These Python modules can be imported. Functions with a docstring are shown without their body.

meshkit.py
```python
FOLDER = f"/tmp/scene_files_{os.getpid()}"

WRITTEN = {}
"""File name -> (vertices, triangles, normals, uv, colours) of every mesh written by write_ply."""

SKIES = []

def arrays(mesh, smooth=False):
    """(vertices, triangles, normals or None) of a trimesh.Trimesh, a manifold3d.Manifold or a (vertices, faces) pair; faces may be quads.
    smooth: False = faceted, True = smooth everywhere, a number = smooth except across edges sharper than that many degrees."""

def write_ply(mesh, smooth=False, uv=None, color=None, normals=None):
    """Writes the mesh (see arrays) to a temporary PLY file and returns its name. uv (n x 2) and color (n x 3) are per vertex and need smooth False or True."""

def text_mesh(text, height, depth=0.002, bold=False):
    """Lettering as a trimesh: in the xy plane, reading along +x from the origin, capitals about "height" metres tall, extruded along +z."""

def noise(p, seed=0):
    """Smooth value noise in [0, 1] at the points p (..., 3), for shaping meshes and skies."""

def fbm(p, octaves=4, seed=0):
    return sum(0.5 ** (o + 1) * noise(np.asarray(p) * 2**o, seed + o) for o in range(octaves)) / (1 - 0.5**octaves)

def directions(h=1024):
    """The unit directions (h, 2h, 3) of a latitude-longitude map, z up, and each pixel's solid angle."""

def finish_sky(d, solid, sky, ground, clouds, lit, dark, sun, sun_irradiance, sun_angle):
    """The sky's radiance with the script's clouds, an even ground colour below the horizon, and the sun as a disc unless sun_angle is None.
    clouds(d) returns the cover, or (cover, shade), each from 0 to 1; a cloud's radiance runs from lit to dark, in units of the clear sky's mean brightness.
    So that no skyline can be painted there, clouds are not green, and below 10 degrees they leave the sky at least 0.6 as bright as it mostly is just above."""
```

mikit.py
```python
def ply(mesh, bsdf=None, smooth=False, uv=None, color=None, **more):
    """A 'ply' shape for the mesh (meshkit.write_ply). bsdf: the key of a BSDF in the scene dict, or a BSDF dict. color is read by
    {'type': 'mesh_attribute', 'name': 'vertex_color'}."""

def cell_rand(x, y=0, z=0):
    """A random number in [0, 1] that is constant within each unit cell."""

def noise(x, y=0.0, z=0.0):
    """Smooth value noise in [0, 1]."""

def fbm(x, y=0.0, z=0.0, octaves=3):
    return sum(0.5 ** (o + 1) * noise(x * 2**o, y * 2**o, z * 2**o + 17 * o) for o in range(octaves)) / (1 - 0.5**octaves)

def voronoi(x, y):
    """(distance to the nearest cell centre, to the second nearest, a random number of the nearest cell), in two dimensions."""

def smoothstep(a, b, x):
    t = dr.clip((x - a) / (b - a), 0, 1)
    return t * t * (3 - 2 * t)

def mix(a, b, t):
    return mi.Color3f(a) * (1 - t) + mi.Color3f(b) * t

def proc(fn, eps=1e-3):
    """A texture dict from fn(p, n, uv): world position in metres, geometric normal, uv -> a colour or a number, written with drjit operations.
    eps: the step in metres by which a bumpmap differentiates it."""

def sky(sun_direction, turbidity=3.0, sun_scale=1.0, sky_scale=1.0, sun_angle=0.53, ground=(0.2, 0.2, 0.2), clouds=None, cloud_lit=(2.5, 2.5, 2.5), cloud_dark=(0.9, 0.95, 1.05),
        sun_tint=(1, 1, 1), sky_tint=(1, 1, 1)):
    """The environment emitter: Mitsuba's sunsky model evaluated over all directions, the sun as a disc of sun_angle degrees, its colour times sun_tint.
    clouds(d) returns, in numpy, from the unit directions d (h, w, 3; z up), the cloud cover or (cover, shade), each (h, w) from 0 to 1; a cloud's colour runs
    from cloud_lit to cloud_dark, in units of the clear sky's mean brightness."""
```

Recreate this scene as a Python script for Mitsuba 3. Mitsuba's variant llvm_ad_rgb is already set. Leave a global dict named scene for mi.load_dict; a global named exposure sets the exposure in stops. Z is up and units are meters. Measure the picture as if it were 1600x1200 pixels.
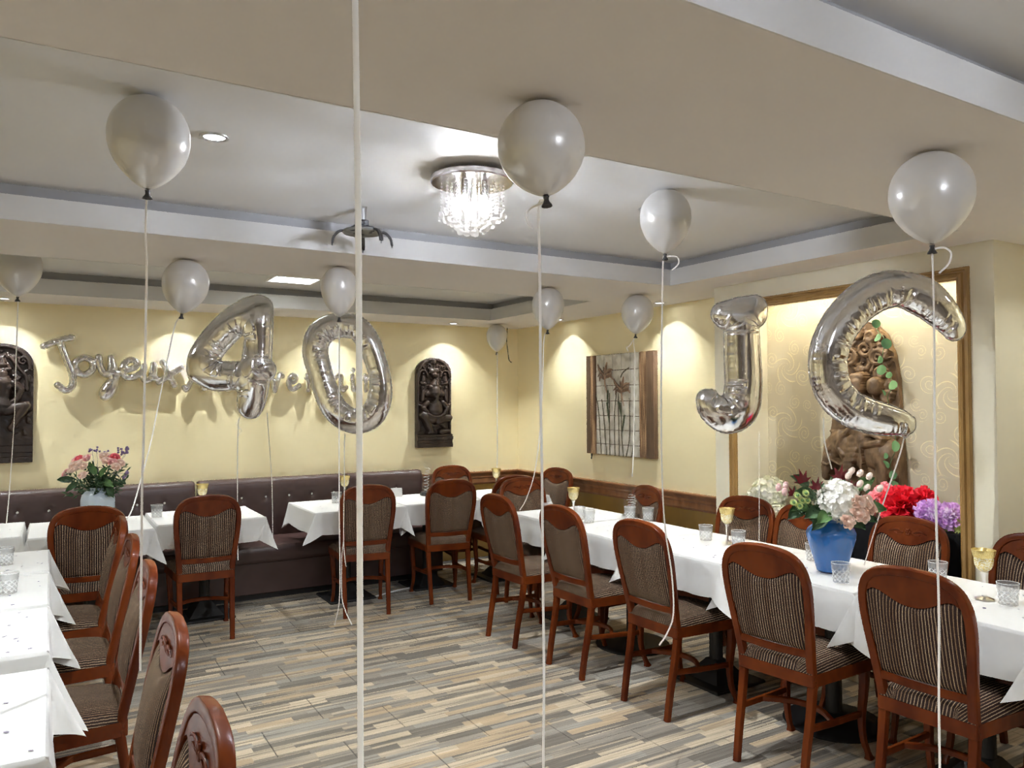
import math, random
import numpy as np, trimesh, shapely, drjit as dr, mitsuba as mi
import scipy.sparse as sps, scipy.sparse.linalg as spl
from scipy.spatial import Delaunay, cKDTree
from shapely import geometry as sg, affinity
import mikit, meshkit
from mikit import noise, fbm, smoothstep, mix, cell_rand, proc

T = mi.ScalarTransform4f
scene, labels = {}, {}
PI = math.pi

# ------------------------------------------------------------------ camera, exposure
YAW, PITCH, ROLL = math.radians(31.06), math.radians(1.38), math.radians(-0.22)
EYE = np.array([0, 0, 1.58])
FWD = np.array([math.sin(YAW) * math.cos(PITCH), math.cos(YAW) * math.cos(PITCH), math.sin(PITCH)])
_r = np.array([math.cos(YAW), -math.sin(YAW), 0]); _u = np.cross(_r, FWD)
RIGHT = math.cos(ROLL) * _r + math.sin(ROLL) * _u
UP = -math.sin(ROLL) * _r + math.cos(ROLL) * _u
scene['camera'] = {'type': 'perspective', 'fov': 67.45, 'fov_axis': 'x', 'near_clip': 0.05, 'far_clip': 60.0,
                   'to_world': T().look_at(origin=EYE.tolist(), target=(EYE + FWD).tolist(), up=UP.tolist())}
exposure = 0.88
COOL, NEUT = (0.90, 0.97, 1.12), (0.93, 0.985, 0.985)
BULB_POWER, CAN_POWER, WALL_CAN, PANEL_POWER, NICHE_POWER = 400.0, 6.4, 3.9, 9.0, 22.0
ZC, ZT = 2.36, 2.525           # low ceiling, tray ceiling
XR, YB, XL, YF = 4.26, 6.95, -3.2, -2.6

# ------------------------------------------------------------------ helpers
def add(key, mesh, mat, smooth=30, **kw):
    scene[key] = mikit.ply(mesh, mat, smooth, **kw); return key
def lab(key, label, cat=None, group=None, kind=None):
    d = {'label': label}
    if cat: d['category'] = cat
    if group: d['group'] = group
    if kind: d['kind'] = kind
    labels[key] = d
def struct(key): labels.setdefault(key, {})['kind'] = 'structure'
def numbered(name, taken=scene):
    def used(k): return k in taken or any(x.startswith(k + '__') for x in taken)
    if not used(name): return name
    i = 1
    while used(f'{name}_{i:03d}'): i += 1
    return f'{name}_{i:03d}'
_cnt = {}
def num(name):
    i = _cnt.get(name, 0); _cnt[name] = i + 1
    return name if i == 0 else f'{name}_{i:03d}'
def tm(v, f): return trimesh.Trimesh(np.asarray(v, float), np.asarray(f, int), process=False)
def cat(ms): return trimesh.util.concatenate([m for m in ms if m is not None])
def moved(m, loc=(0, 0, 0), rz=0.0, scale=1.0):
    m = m.copy(); M = trimesh.transformations.rotation_matrix(rz, [0, 0, 1]); M[:3, :3] *= scale; M[:3, 3] = loc
    m.apply_transform(M); return m
def basis(m, o, ex, ey, ez):
    m = m.copy(); M = np.eye(4); M[:3, 0], M[:3, 1], M[:3, 2], M[:3, 3] = ex, ey, ez, o
    m.apply_transform(M)
    if np.linalg.det(M[:3, :3]) < 0: m.invert()
    return m
def box(x0, x1, y0, y1, z0, z1, c=0.0):
    if c <= 0:
        m = trimesh.creation.box(extents=(x1 - x0, y1 - y0, z1 - z0))
    else:
        a, b, d = (x1 - x0) / 2, (y1 - y0) / 2, (z1 - z0) / 2
        P = []
        for sx in (-1, 1):
            for sy in (-1, 1):
                for sz in (-1, 1):
                    P += [(sx * (a - c), sy * (b - c), sz * d), (sx * (a - c), sy * b, sz * (d - c)), (sx * a, sy * (b - c), sz * (d - c))]
        m = trimesh.convex.convex_hull(np.array(P))
    m.apply_translation(((x0 + x1) / 2, (y0 + y1) / 2, (z0 + z1) / 2)); return m
def lathe(profile, n=32, close=False):
    pr = np.array(profile, float); k = len(pr)
    a = np.arange(n) * 2 * PI / n
    v = np.stack([np.outer(pr[:, 0], np.cos(a)), np.outer(pr[:, 0], np.sin(a)), np.outer(pr[:, 1], np.ones(n))], -1).reshape(-1, 3)
    f = []
    for i in range(k - 1 + (1 if close else 0)):
        i2 = (i + 1) % k
        for j in range(n):
            j2 = (j + 1) % n
            f += [(i * n + j, i * n + j2, i2 * n + j2), (i * n + j, i2 * n + j2, i2 * n + j)]
    m = trimesh.Trimesh(v, np.array(f), process=False); m.merge_vertices(); m.update_faces(m.nondegenerate_faces())
    return m
def sweep(path, w, h, up=(0, 1, 0), n=8, power=4.0, caps=True):
    """a rounded-rectangle section, w across and h along 'up', swept along the path; w, h scalars or per point."""
    p = np.array(path, float); N = len(p)
    w = np.broadcast_to(w, N); h = np.broadcast_to(h, N)
    t = np.gradient(p, axis=0); t /= np.linalg.norm(t, axis=1, keepdims=True) + 1e-12
    up = np.broadcast_to(np.array(up, float), (N, 3))
    s = np.cross(t, up); s /= np.linalg.norm(s, axis=1, keepdims=True) + 1e-12
    u = np.cross(s, t)
    a = (np.arange(n) + 0.5) * 2 * PI / n
    ca, sa = np.cos(a), np.sin(a)
    ca = np.sign(ca) * np.abs(ca) ** (2 / power); sa = np.sign(sa) * np.abs(sa) ** (2 / power)
    v = (p[:, None] + s[:, None] * (ca[None, :, None] * w[:, None, None] / 2) + u[:, None] * (sa[None, :, None] * h[:, None, None] / 2)).reshape(-1, 3)
    f = []
    for i in range(N - 1):
        for j in range(n):
            k = (j + 1) % n
            f += [(i * n + j, (i + 1) * n + k, i * n + k), (i * n + j, (i + 1) * n + j, (i + 1) * n + k)]
    if caps:
        v = np.vstack([v, p[:1], p[-1:]]); c0, c1 = N * n, N * n + 1
        for j in range(n):
            k = (j + 1) % n
            f += [(c0, j, k), (c1, (N - 1) * n + k, (N - 1) * n + j)]
    m = tm(v, f); m.invert(); return m
def curve(pts, n=24):
    """Catmull-Rom through the points."""
    p = np.array(pts, float)
    if len(p) < 3: return np.linspace(p[0], p[-1], max(2, n // 4))
    q = np.vstack([2 * p[0] - p[1], p, 2 * p[-1] - p[-2]]); out = []
    seg = len(p) - 1; per = max(2, n // seg)
    for i in range(seg):
        a, b, c, d = q[i:i + 4]
        for t in np.arange(per) / per:
            out.append(0.5 * (2 * b + (c - a) * t + (2 * a - 5 * b + 4 * c - d) * t * t + (3 * b - a - 3 * c + d) * t ** 3))
    out.append(p[-1]); return np.array(out)
def tube(path, r, n=6): return sweep(path, 2 * np.asarray(r), 2 * np.asarray(r), up=(0.31, 0.45, 0.84), n=n, power=2.0)
def extrude(poly, h):
    polys = getattr(poly, 'geoms', [poly])
    return cat([trimesh.creation.extrude_polygon(g, h, engine='earcut') for g in polys])
def blob(c, r, sub=1):
    m = trimesh.creation.icosphere(subdivisions=sub); m.vertices *= np.broadcast_to(r, 3); m.apply_translation(c); return m
def ring_pts(ring, res):
    L = ring.length; n = max(8, int(L / res))
    return np.array([ring.interpolate(i * L / n).coords[0] for i in range(n)])
def stroke_poly(pts, r):
    pts = np.array(pts, float); r = np.broadcast_to(np.asarray(r, float), len(pts))
    if len(pts) == 1: return sg.Point(pts[0]).buffer(r[0])
    return shapely.union_all([shapely.union_all([sg.Point(pts[i]).buffer(r[i]), sg.Point(pts[i + 1]).buffer(r[i + 1])]).convex_hull for i in range(len(pts) - 1)])
def triangulate(poly, res, seed=0):
    rings = [poly.exterior, *poly.interiors]
    rp = [ring_pts(g, res) for g in rings]
    B = np.vstack(rp)
    x0, y0, x1, y1 = poly.bounds
    gy = np.arange(y0, y1, res * 0.866); gx = np.arange(x0, x1, res)
    G = np.array([(x + (j % 2) * res / 2, y) for j, y in enumerate(gy) for x in gx])
    inner = poly.buffer(-res * 0.55)
    G = G[shapely.contains_xy(inner, G[:, 0], G[:, 1])] if not inner.is_empty else G[:0]
    P = np.vstack([B, G]); D = Delaunay(P).simplices
    C = P[D].mean(1); D = D[shapely.contains_xy(poly, C[:, 0], C[:, 1])]
    a, b, c = P[D[:, 0]], P[D[:, 1]], P[D[:, 2]]
    ar = (b[:, 0] - a[:, 0]) * (c[:, 1] - a[:, 1]) - (b[:, 1] - a[:, 1]) * (c[:, 0] - a[:, 0])
    D[ar < 0] = D[ar < 0][:, ::-1]; D = D[np.abs(ar) > 1e-10]
    return P, D, len(B), rp
def poisson(P, D, nb):
    n = len(P); I, J, V = [], [], []; area = np.zeros(n)
    for k in range(3):
        i, j, o = D[:, k], D[:, (k + 1) % 3], D[:, (k + 2) % 3]
        e1, e2 = P[i] - P[o], P[j] - P[o]
        cr = np.abs(e1[:, 0] * e2[:, 1] - e1[:, 1] * e2[:, 0]) + 1e-12
        w = 0.5 * (e1 * e2).sum(1) / cr
        I += [i, j, i, j]; J += [j, i, i, j]; V += [-w, -w, w, w]
        np.add.at(area, i, cr / 6)
    L = sps.csr_matrix((np.concatenate(V), (np.concatenate(I), np.concatenate(J))), (n, n))
    f = np.arange(nb, n); h = np.zeros(n)
    if len(f): h[f] = spl.spsolve(L[f][:, f].tocsc(), area[f])
    return np.maximum(h, 0)
def inflate(poly, res, k=0.7, kb=None, wrinkle=0.0, lam=0.03, seed=0, cap=None):
    """the polygon as a cushion: two sheets that meet at its outline, thickness from a Poisson solution."""
    P, D, nb, rp = triangulate(poly, res, seed)
    z = np.sqrt(2 * poisson(P, D, nb))
    if cap: z = cap * np.tanh(z / cap)
    if wrinkle > 0:
        rng = np.random.default_rng(seed)
        S, K, at = np.zeros(nb), np.zeros(nb), 0
        for q in rp:
            m = len(q); S[at:at + m] = np.arange(m) * res
            st = max(2, int(0.03 / res))
            d1, d2 = q - np.roll(q, st, 0), np.roll(q, -st, 0) - q
            K[at:at + m] = (d1[:, 0] * d2[:, 1] - d1[:, 1] * d2[:, 0]) / (np.linalg.norm(d1, axis=1) * np.linalg.norm(d2, axis=1) + 1e-9)
            if at == 0 and not poly.exterior.is_ccw: K[at:at + m] *= -1
            if at > 0 and rp and sg.LinearRing(q).is_ccw: K[at:at + m] *= -1
            at += m
        d, i = cKDTree(P[:nb]).query(P)
        concave = np.clip(-K[i] * 4, 0, 1)
        s = S[i] + 0.01 * rng.standard_normal(nb)[i] * 0.3
        wv = np.abs(np.sin(PI * s / lam + 1.7 * np.sin(s * 41))) - 0.6
        amp = wrinkle * (0.30 * np.exp(-d / 0.014) + 1.0 * concave * np.exp(-d / 0.055))
        z = np.where(d > 1e-6, z * (1 + wv * amp), z)
        nz = meshkit.fbm(np.c_[P * 9, np.full(len(P), seed)], 3, seed) - 0.5
        z = np.where(d > 1e-6, z + nz * 0.006 * wrinkle * np.clip(d / 0.02, 0, 1), z)
    kb = k if kb is None else kb
    n = len(P); inner = np.arange(nb, n); back = np.arange(n); back[inner] = n + np.arange(len(inner))
    v = np.vstack([np.c_[P, z * k], np.c_[P[nb:], -z[nb:] * kb]])
    return tm(v, np.vstack([D, back[D][:, ::-1]])), nb
def plate(poly, res, hfun):
    """a relief: front z = hfun(points), side walls down to a flat back at z = 0."""
    P, D, nb, rp = triangulate(poly, res)
    z = hfun(P); n = len(P)
    v = np.vstack([np.c_[P, z], np.c_[P[:nb], np.zeros(nb)]]); f = [D]; at = 0
    for q in rp:
        m = len(q); i = at + np.arange(m); j = at + (np.arange(m) + 1) % m; at += m
        f += [np.c_[i, n + i, n + j], np.c_[i, n + j, j]]
    bf = D[(D < nb).all(1)]
    m_ = tm(v, np.vstack(f))
    return m_
def relief_max(P, prims, z):
    for p in prims:
        x0, y0, x1, y1, r0, r1, off, k = p
        a, b = np.array([x0, y0]), np.array([x1, y1]); d = b - a; L2 = d @ d + 1e-12
        t = np.clip(((P - a) @ d) / L2, 0, 1)
        dist = np.linalg.norm(P - a - t[:, None] * d, axis=1); r = r0 + (r1 - r0) * t
        q = 1 - (dist / r) ** 2
        z = np.where(q > 0, np.maximum(z, off + k * r * np.sqrt(np.maximum(q, 0))), z)
    return z
def chain(pts, r, off, k=1.0):
    r = np.broadcast_to(np.asarray(r, float), len(pts))
    return [(*pts[i], *pts[i + 1], r[i], r[i + 1], off, k) for i in range(len(pts) - 1)]
def scroll(cx, cy, R, turns, r, off, a0=0.0, s=1, k=1.0):
    n = int(14 * turns); a = np.linspace(0, turns * 2 * PI, n); q = R * (1 - a / (turns * 2 * PI) * 0.85)
    return chain(list(zip(cx + q * np.cos(a0 + s * a), cy + q * np.sin(a0 + s * a))), np.linspace(r, r * 0.55, n), off, k)

# ------------------------------------------------------------------ materials
def mat(key, d, two=True):
    scene['mat_' + key] = {'type': 'twosided', 'bsdf': d} if two else d
    return 'mat_' + key
def rgb(c): return {'type': 'rgb', 'value': list(map(float, c))}
def P(key, color, rough=0.5, **kw):
    return mat(key, {'type': 'principled', 'base_color': color if isinstance(color, dict) else rgb(color), 'roughness': rough if isinstance(rough, dict) else float(rough), **kw})
def col(fn): return proc(fn)

WALL = P('wall_paint', col(lambda p, n, uv: mix((0.85, 0.74, 0.455), (0.875, 0.77, 0.49), fbm(p.x * 1.3, p.y * 1.3, p.z * 1.3, 2))), 0.42, specular=0.35)
NICHEWALL = P('niche_paint', (0.68, 0.63, 0.49), 0.45, specular=0.3)
def _ceil(p, n, uv):
    v = 0.97 + 0.03 * fbm(p.x * 2, p.y * 2, p.z * 2, 2)
    w = smoothstep(0.62, 0.70, noise(p.x * 160, p.y * 160)) * smoothstep(0.012, 0.0, dr.abs(p.y - 1.005 + 0.24 * (p.x + 0.1))) * smoothstep(0.13, 0.08, dr.abs(p.x + 0.02)) * smoothstep(0.5, 0.6, noise(p.x * 30, p.y * 30))
    return mi.Color3f(0.665, 0.635, 0.615) * v * (1 - 0.35 * w)
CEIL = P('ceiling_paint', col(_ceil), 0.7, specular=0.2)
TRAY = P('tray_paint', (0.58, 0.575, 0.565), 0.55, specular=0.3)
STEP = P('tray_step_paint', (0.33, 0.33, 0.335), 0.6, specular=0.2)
def _floor(p, n, uv):
    row = dr.floor((p.y - 3.515) / 0.05033)
    off = cell_rand(row, 3) * 7.0
    L = 0.22 + 0.30 * cell_rand(row, 9)
    u = p.x / L + off
    k = dr.floor(u)
    k = k + dr.select(cell_rand(k, row, 5) > 0.5, 0.0, 0.37)
    r = cell_rand(k * 3.0, row, 1)
    dark, light = mi.Color3f(0.165, 0.145, 0.122), mi.Color3f(0.48, 0.395, 0.295)
    c = dr.select(r < 0.24, mi.Color3f(0.150, 0.132, 0.112),
        dr.select(r < 0.44, mi.Color3f(0.235, 0.208, 0.176),
        dr.select(r < 0.64, mi.Color3f(0.40, 0.305, 0.205),
        dr.select(r < 0.82, mi.Color3f(0.48, 0.395, 0.29), mi.Color3f(0.285, 0.262, 0.228)))))
    g = fbm(p.x * 5 + row * 3.1, p.y * 170, row, 4)
    g2 = fbm(p.x * 1.5 + row * 7, p.y * 46 + k * 5.0, 3.0, 3)
    c = mix(c, dr.select(r < 0.44, light, dark), 0.75 * smoothstep(0.52, 0.75, g2))
    return c * (0.62 + 0.72 * g)
FLOOR = P('floor_tile', col(_floor), 0.33, specular=0.45)
GROUT = P('grout', (0.045, 0.04, 0.036), 0.8)
def _wood(base, dark, s=1.0):
    def fn(p, n, uv):
        g = fbm(p.x * 14 * s, p.y * 14 * s, p.z * 5 * s, 4)
        return mix(dark, base, smoothstep(0.25, 0.75, g))
    return col(fn)
WOOD = P('chair_wood', _wood((0.128, 0.026, 0.005), (0.072, 0.012, 0.003)), 0.24, clearcoat=0.10, clearcoat_gloss=0.9, specular=0.16)
FRAMEWOOD = P('moulding_wood', _wood((0.30, 0.175, 0.055), (0.235, 0.13, 0.04)), 0.32, clearcoat=0.4)
RAILWOOD = P('rail_wood', _wood((0.21, 0.082, 0.028), (0.13, 0.045, 0.016)), 0.3, clearcoat=0.5)
DADO = P('dado', _wood((0.215, 0.125, 0.03), (0.18, 0.10, 0.022), 0.5), 0.3, clearcoat=0.4)
DARKCARVE = P('dark_carving', _wood((0.036, 0.021, 0.015), (0.016, 0.010, 0.008)), 0.38, specular=0.5)
LIGHTCARVE = P('light_carving', _wood((0.165, 0.10, 0.05), (0.075, 0.043, 0.021), 2.0), 0.5, specular=0.4)
def _fabric(p, n, uv):
    s = uv.x / 0.0128; f = s - dr.floor(s); k = dr.floor(s)
    line = smoothstep(0.31, 0.39, dr.abs(f - 0.5))
    alt = dr.select(cell_rand(k, 7) > 0.5, 1.0, 0.0)
    beige = mix((0.34, 0.245, 0.165), (0.22, 0.14, 0.085), alt)
    th = 0.7 + 0.6 * noise(uv.x * 900, uv.y * 900)
    return mix((0.030, 0.017, 0.014), beige, line * 0.92) * th
FABRIC = P('stripe_fabric', col(_fabric), 0.85, specular=0.15)
CLOTH = P('white_cloth', col(lambda p, n, uv: mi.Color3f(0.67, 0.665, 0.655) * (0.985 + 0.015 * noise(p.x * 60, p.y * 60, p.z * 60))), 0.75, sheen=0.2, specular=0.2)
BLACKCLOTH = P('black_cloth', (0.007, 0.007, 0.008), 0.85, specular=0.15)
LEATHER = P('leatherette', col(lambda p, n, uv: mix((0.050, 0.026, 0.024), (0.060, 0.032, 0.029), fbm(p.x * 30, p.y * 30, p.z * 30, 2))), 0.36, specular=0.5)
BLACK = P('black_metal', (0.012, 0.012, 0.013), 0.45)
BLACKRUB = P('black_rubber', (0.02, 0.019, 0.018), 0.5)
CHROME = mat('chrome', {'type': 'roughconductor', 'material': 'Cr', 'alpha': 0.05})
DARKCHROME = P('dark_chrome', (0.09, 0.09, 0.095), 0.12, metallic=1.0)
STEEL = P('steel', (0.55, 0.56, 0.58), 0.3, metallic=1.0)
WIRE = P('bright_wire', (0.8, 0.8, 0.78), 0.35, metallic=0.2)
GREYMETAL = P('grey_metal', (0.20, 0.20, 0.185), 0.35, metallic=0.7)
FOIL = mat('silver_foil', {'type': 'roughconductor', 'material': 'Al', 'alpha': 0.022, 'specular_reflectance': rgb((0.95, 0.96, 0.98))})
LATEX = P('pearl_latex', (0.56, 0.545, 0.52), 0.27, specular=0.7, clearcoat=0.8, clearcoat_gloss=0.93, sheen=0.4, metallic=0.15)
RIBBON = P('white_ribbon', (0.88, 0.86, 0.83), 0.4)
WHITEP = P('white_plastic', (0.82, 0.82, 0.80), 0.4)
CARD = P('white_card', (0.85, 0.85, 0.84), 0.6)
GLASS = mat('clear_glass', {'type': 'dielectric', 'int_ior': 1.5}, False)
THIN = mat('thin_glass', {'type': 'thindielectric', 'int_ior': 1.5}, False)
def _goldbowl(p, n, uv):
    return mix((0.80, 0.62, 0.20), (0.93, 0.88, 0.66), smoothstep(0.35, 0.6, noise(p.x * 230, p.y * 230, p.z * 230)))
GOLDGLASS = P('gold_glass', col(_goldbowl), 0.18, metallic=0.35, clearcoat=1.0)
GOLDRIM = P('gold_glitter', col(lambda p, n, uv: mix((0.62, 0.44, 0.10), (0.95, 0.80, 0.40), noise(p.x * 420, p.y * 420, p.z * 420))), 0.25, metallic=0.8)
BLUEVASE = P('blue_glaze', (0.012, 0.105, 0.33), 0.12, clearcoat=1.0, specular=0.6)
PALEVASE = P('pale_blue_glaze', (0.47, 0.55, 0.63), 0.12, clearcoat=1.0, specular=0.6)
def petal(key, a, b, s=60.0):
    return P(key, col(lambda p, n, uv: mix(a, b, noise(p.x * s, p.y * s, p.z * s))), 0.6, sheen=0.3)
HYDR = petal('hydrangea_white', (0.86, 0.86, 0.80), (0.93, 0.92, 0.89))
HYDRG = petal('hydrangea_cream', (0.85, 0.87, 0.68), (0.93, 0.93, 0.85), 40)
ROSEP = petal('rose_peach', (0.88, 0.70, 0.61), (0.93, 0.82, 0.74))
ROSEPINK = petal('rose_pink', (0.84, 0.48, 0.49), (0.90, 0.70, 0.67))
ROSEHOT = petal('rose_hot', (0.78, 0.16, 0.22), (0.85, 0.30, 0.32))
CORAL = petal('coral_petal', (0.86, 0.22, 0.27), (0.90, 0.40, 0.42))
REDP = petal('red_petal', (0.62, 0.006, 0.02), (0.80, 0.03, 0.06))
LILAC = petal('lilac_petal', (0.46, 0.17, 0.58), (0.78, 0.55, 0.82), 110)
LILACC = petal('lilac_heart', (0.86, 0.78, 0.90), (0.80, 0.70, 0.86))
MAROON = petal('maroon_leaf', (0.16, 0.006, 0.012), (0.09, 0.006, 0.01))
LEAFD = petal('dark_leaf', (0.016, 0.042, 0.014), (0.035, 0.085, 0.028), 25)
LEAFM = petal('mid_leaf', (0.05, 0.12, 0.035), (0.10, 0.20, 0.06), 25)
EUCA = petal('round_leaf', (0.055, 0.15, 0.065), (0.15, 0.28, 0.10), 12)
LIME = petal('lime_petal', (0.55, 0.66, 0.20), (0.75, 0.80, 0.38), 80)
BUDV = petal('violet_bud', (0.10, 0.06, 0.16), (0.28, 0.2, 0.36), 80)
STEM = P('stem_green', (0.06, 0.10, 0.035), 0.6)
def _paper(p, n, uv):
    c = 0.36
    i = dr.floor(p.y / c)
    b = p.z + 0.5 * c * (i - 2 * dr.floor(i / 2))
    x = p.y - (i + 0.5) * c; y = b - (dr.floor(b / c) + 0.5) * c
    wx = x + 0.02 * (noise(p.y * 9, p.z * 9) - 0.5); wy = y + 0.02 * (noise(p.y * 9 + 50, p.z * 9) - 0.5)
    r = dr.sqrt(wx * wx + wy * wy) + 1e-4; th = dr.atan2(wy, wx)
    f = dr.abs(dr.sin(2.5 * th + 6.5 * dr.log(r + 0.02)))
    v = smoothstep(0.30, 0.10, f) * smoothstep(0.115, 0.10, r) * smoothstep(0.01, 0.03, r)
    for cx, cy, s, R in ((0.125, 0.06, 1, 0.058), (-0.125, -0.06, 1, 0.058), (0.06, -0.135, -1, 0.05), (-0.06, 0.135, -1, 0.05), (0.16, -0.12, 1, 0.04), (-0.16, 0.12, 1, 0.04)):
        a, d = wx - cx, wy - cy
        q = dr.sqrt(a * a + d * d) + 1e-4; t = dr.atan2(d, a)
        g = dr.abs(dr.sin(0.5 * (s * t + 2 * PI * q / (R * 0.42))))
        v = dr.maximum(v, smoothstep(0.34, 0.12, g) * smoothstep(R, R * 0.93, q) * smoothstep(0.002, 0.01, q))
    return mix((0.47, 0.415, 0.305), (0.70, 0.62, 0.40), v * 0.9)
PAPER = P('wallpaper', col(_paper), 0.5, specular=0.4)
def _silver(p, n, uv):
    g = fbm(p.y * 18, p.z * 18, 2.0, 3); k = cell_rand(dr.floor(p.y / 0.117), dr.floor(p.z / 0.127), 4)
    return mix((0.42, 0.39, 0.33), (0.66, 0.63, 0.56), smoothstep(0.25, 0.75, 0.6 * g + 0.4 * k)) * smoothstep(0.9, 1.75, p.z + 0.9)
TILEART = P('silver_leaf', col(lambda p, n, uv: mix((0.46, 0.43, 0.37), (0.70, 0.67, 0.61), smoothstep(0.2, 0.8, fbm(p.y * 18, p.z * 18, 2.0, 3)))), 0.45, metallic=0.15)
ARTWOOD = P('art_wood', col(lambda p, n, uv: mix((0.10, 0.045, 0.02), (0.44, 0.27, 0.15), smoothstep(0.35, 0.75, fbm(p.y * 60, p.z * 4, 1.0, 4)))), 0.4)
ARTDARK = P('art_dark_wood', col(lambda p, n, uv: mix((0.045, 0.024, 0.014), (0.15, 0.085, 0.05), fbm(p.y * 50, p.z * 5, 1.0, 3))), 0.4)
ARTBROWN = P('art_petal', col(lambda p, n, uv: mix((0.045, 0.022, 0.013), (0.19, 0.105, 0.065), fbm(p.y * 45, p.z * 45, 0.0, 2))), 0.5)
ARTPALE = P('art_petal_pale', col(lambda p, n, uv: mix((0.13, 0.07, 0.042), (0.40, 0.26, 0.175), fbm(p.y * 45, p.z * 45, 0.0, 2))), 0.5)
ARTLEAF = P('art_leaf', (0.045, 0.055, 0.03), 0.5)
ARTSTEM = P('art_stem', (0.075, 0.06, 0.035), 0.5)
CONFETTI = P('confetti', col(lambda p, n, uv: mix((0.36, 0.34, 0.38), (0.14, 0.12, 0.24), cell_rand(dr.floor(p.x * 23), dr.floor(p.y * 23)))), 0.35, metallic=0.4)

# ------------------------------------------------------------------ room lamps
def down(x, y, z): return T().look_at(origin=[x, y, z], target=[x, y, z - 1], up=[0, 1, 0])
def spot_light(key, x, y, z, power, colr, cut=52.0, beam=22.0):
    scene[key] = {'type': 'spot', 'to_world': down(x, y, z), 'intensity': rgb(np.array(colr) * power), 'cutoff_angle': cut, 'beam_width': beam}
def downlight(x, y, z, label, power, colr=NEUT, cut=52.0, beam=22.0, glow=14.0):
    k = num('recessed_downlight')
    add(k + '__trim_ring', moved(lathe([(0.036, 0.004), (0.036, -0.002), (0.040, -0.006), (0.048, -0.005), (0.050, 0.0), (0.050, 0.004)], 28), (x, y, z - 0.0005)), STEEL)
    d = lathe([(0.0001, 0), (0.036, 0)], 24); d.apply_translation((x, y, z - 0.001))
    if d.face_normals[0][2] > 0: d.invert()
    add(k + '__lamp', d, WHITEP, False, emitter={'type': 'area', 'radiance': rgb(np.array(colr) * glow)})
    spot_light('light_' + k, x, y, z - 0.012, power, colr, cut, beam)
    lab(k, label, 'ceiling light'); labels[k + '__lamp'] = {'label': 'glowing round lamp'}
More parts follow.
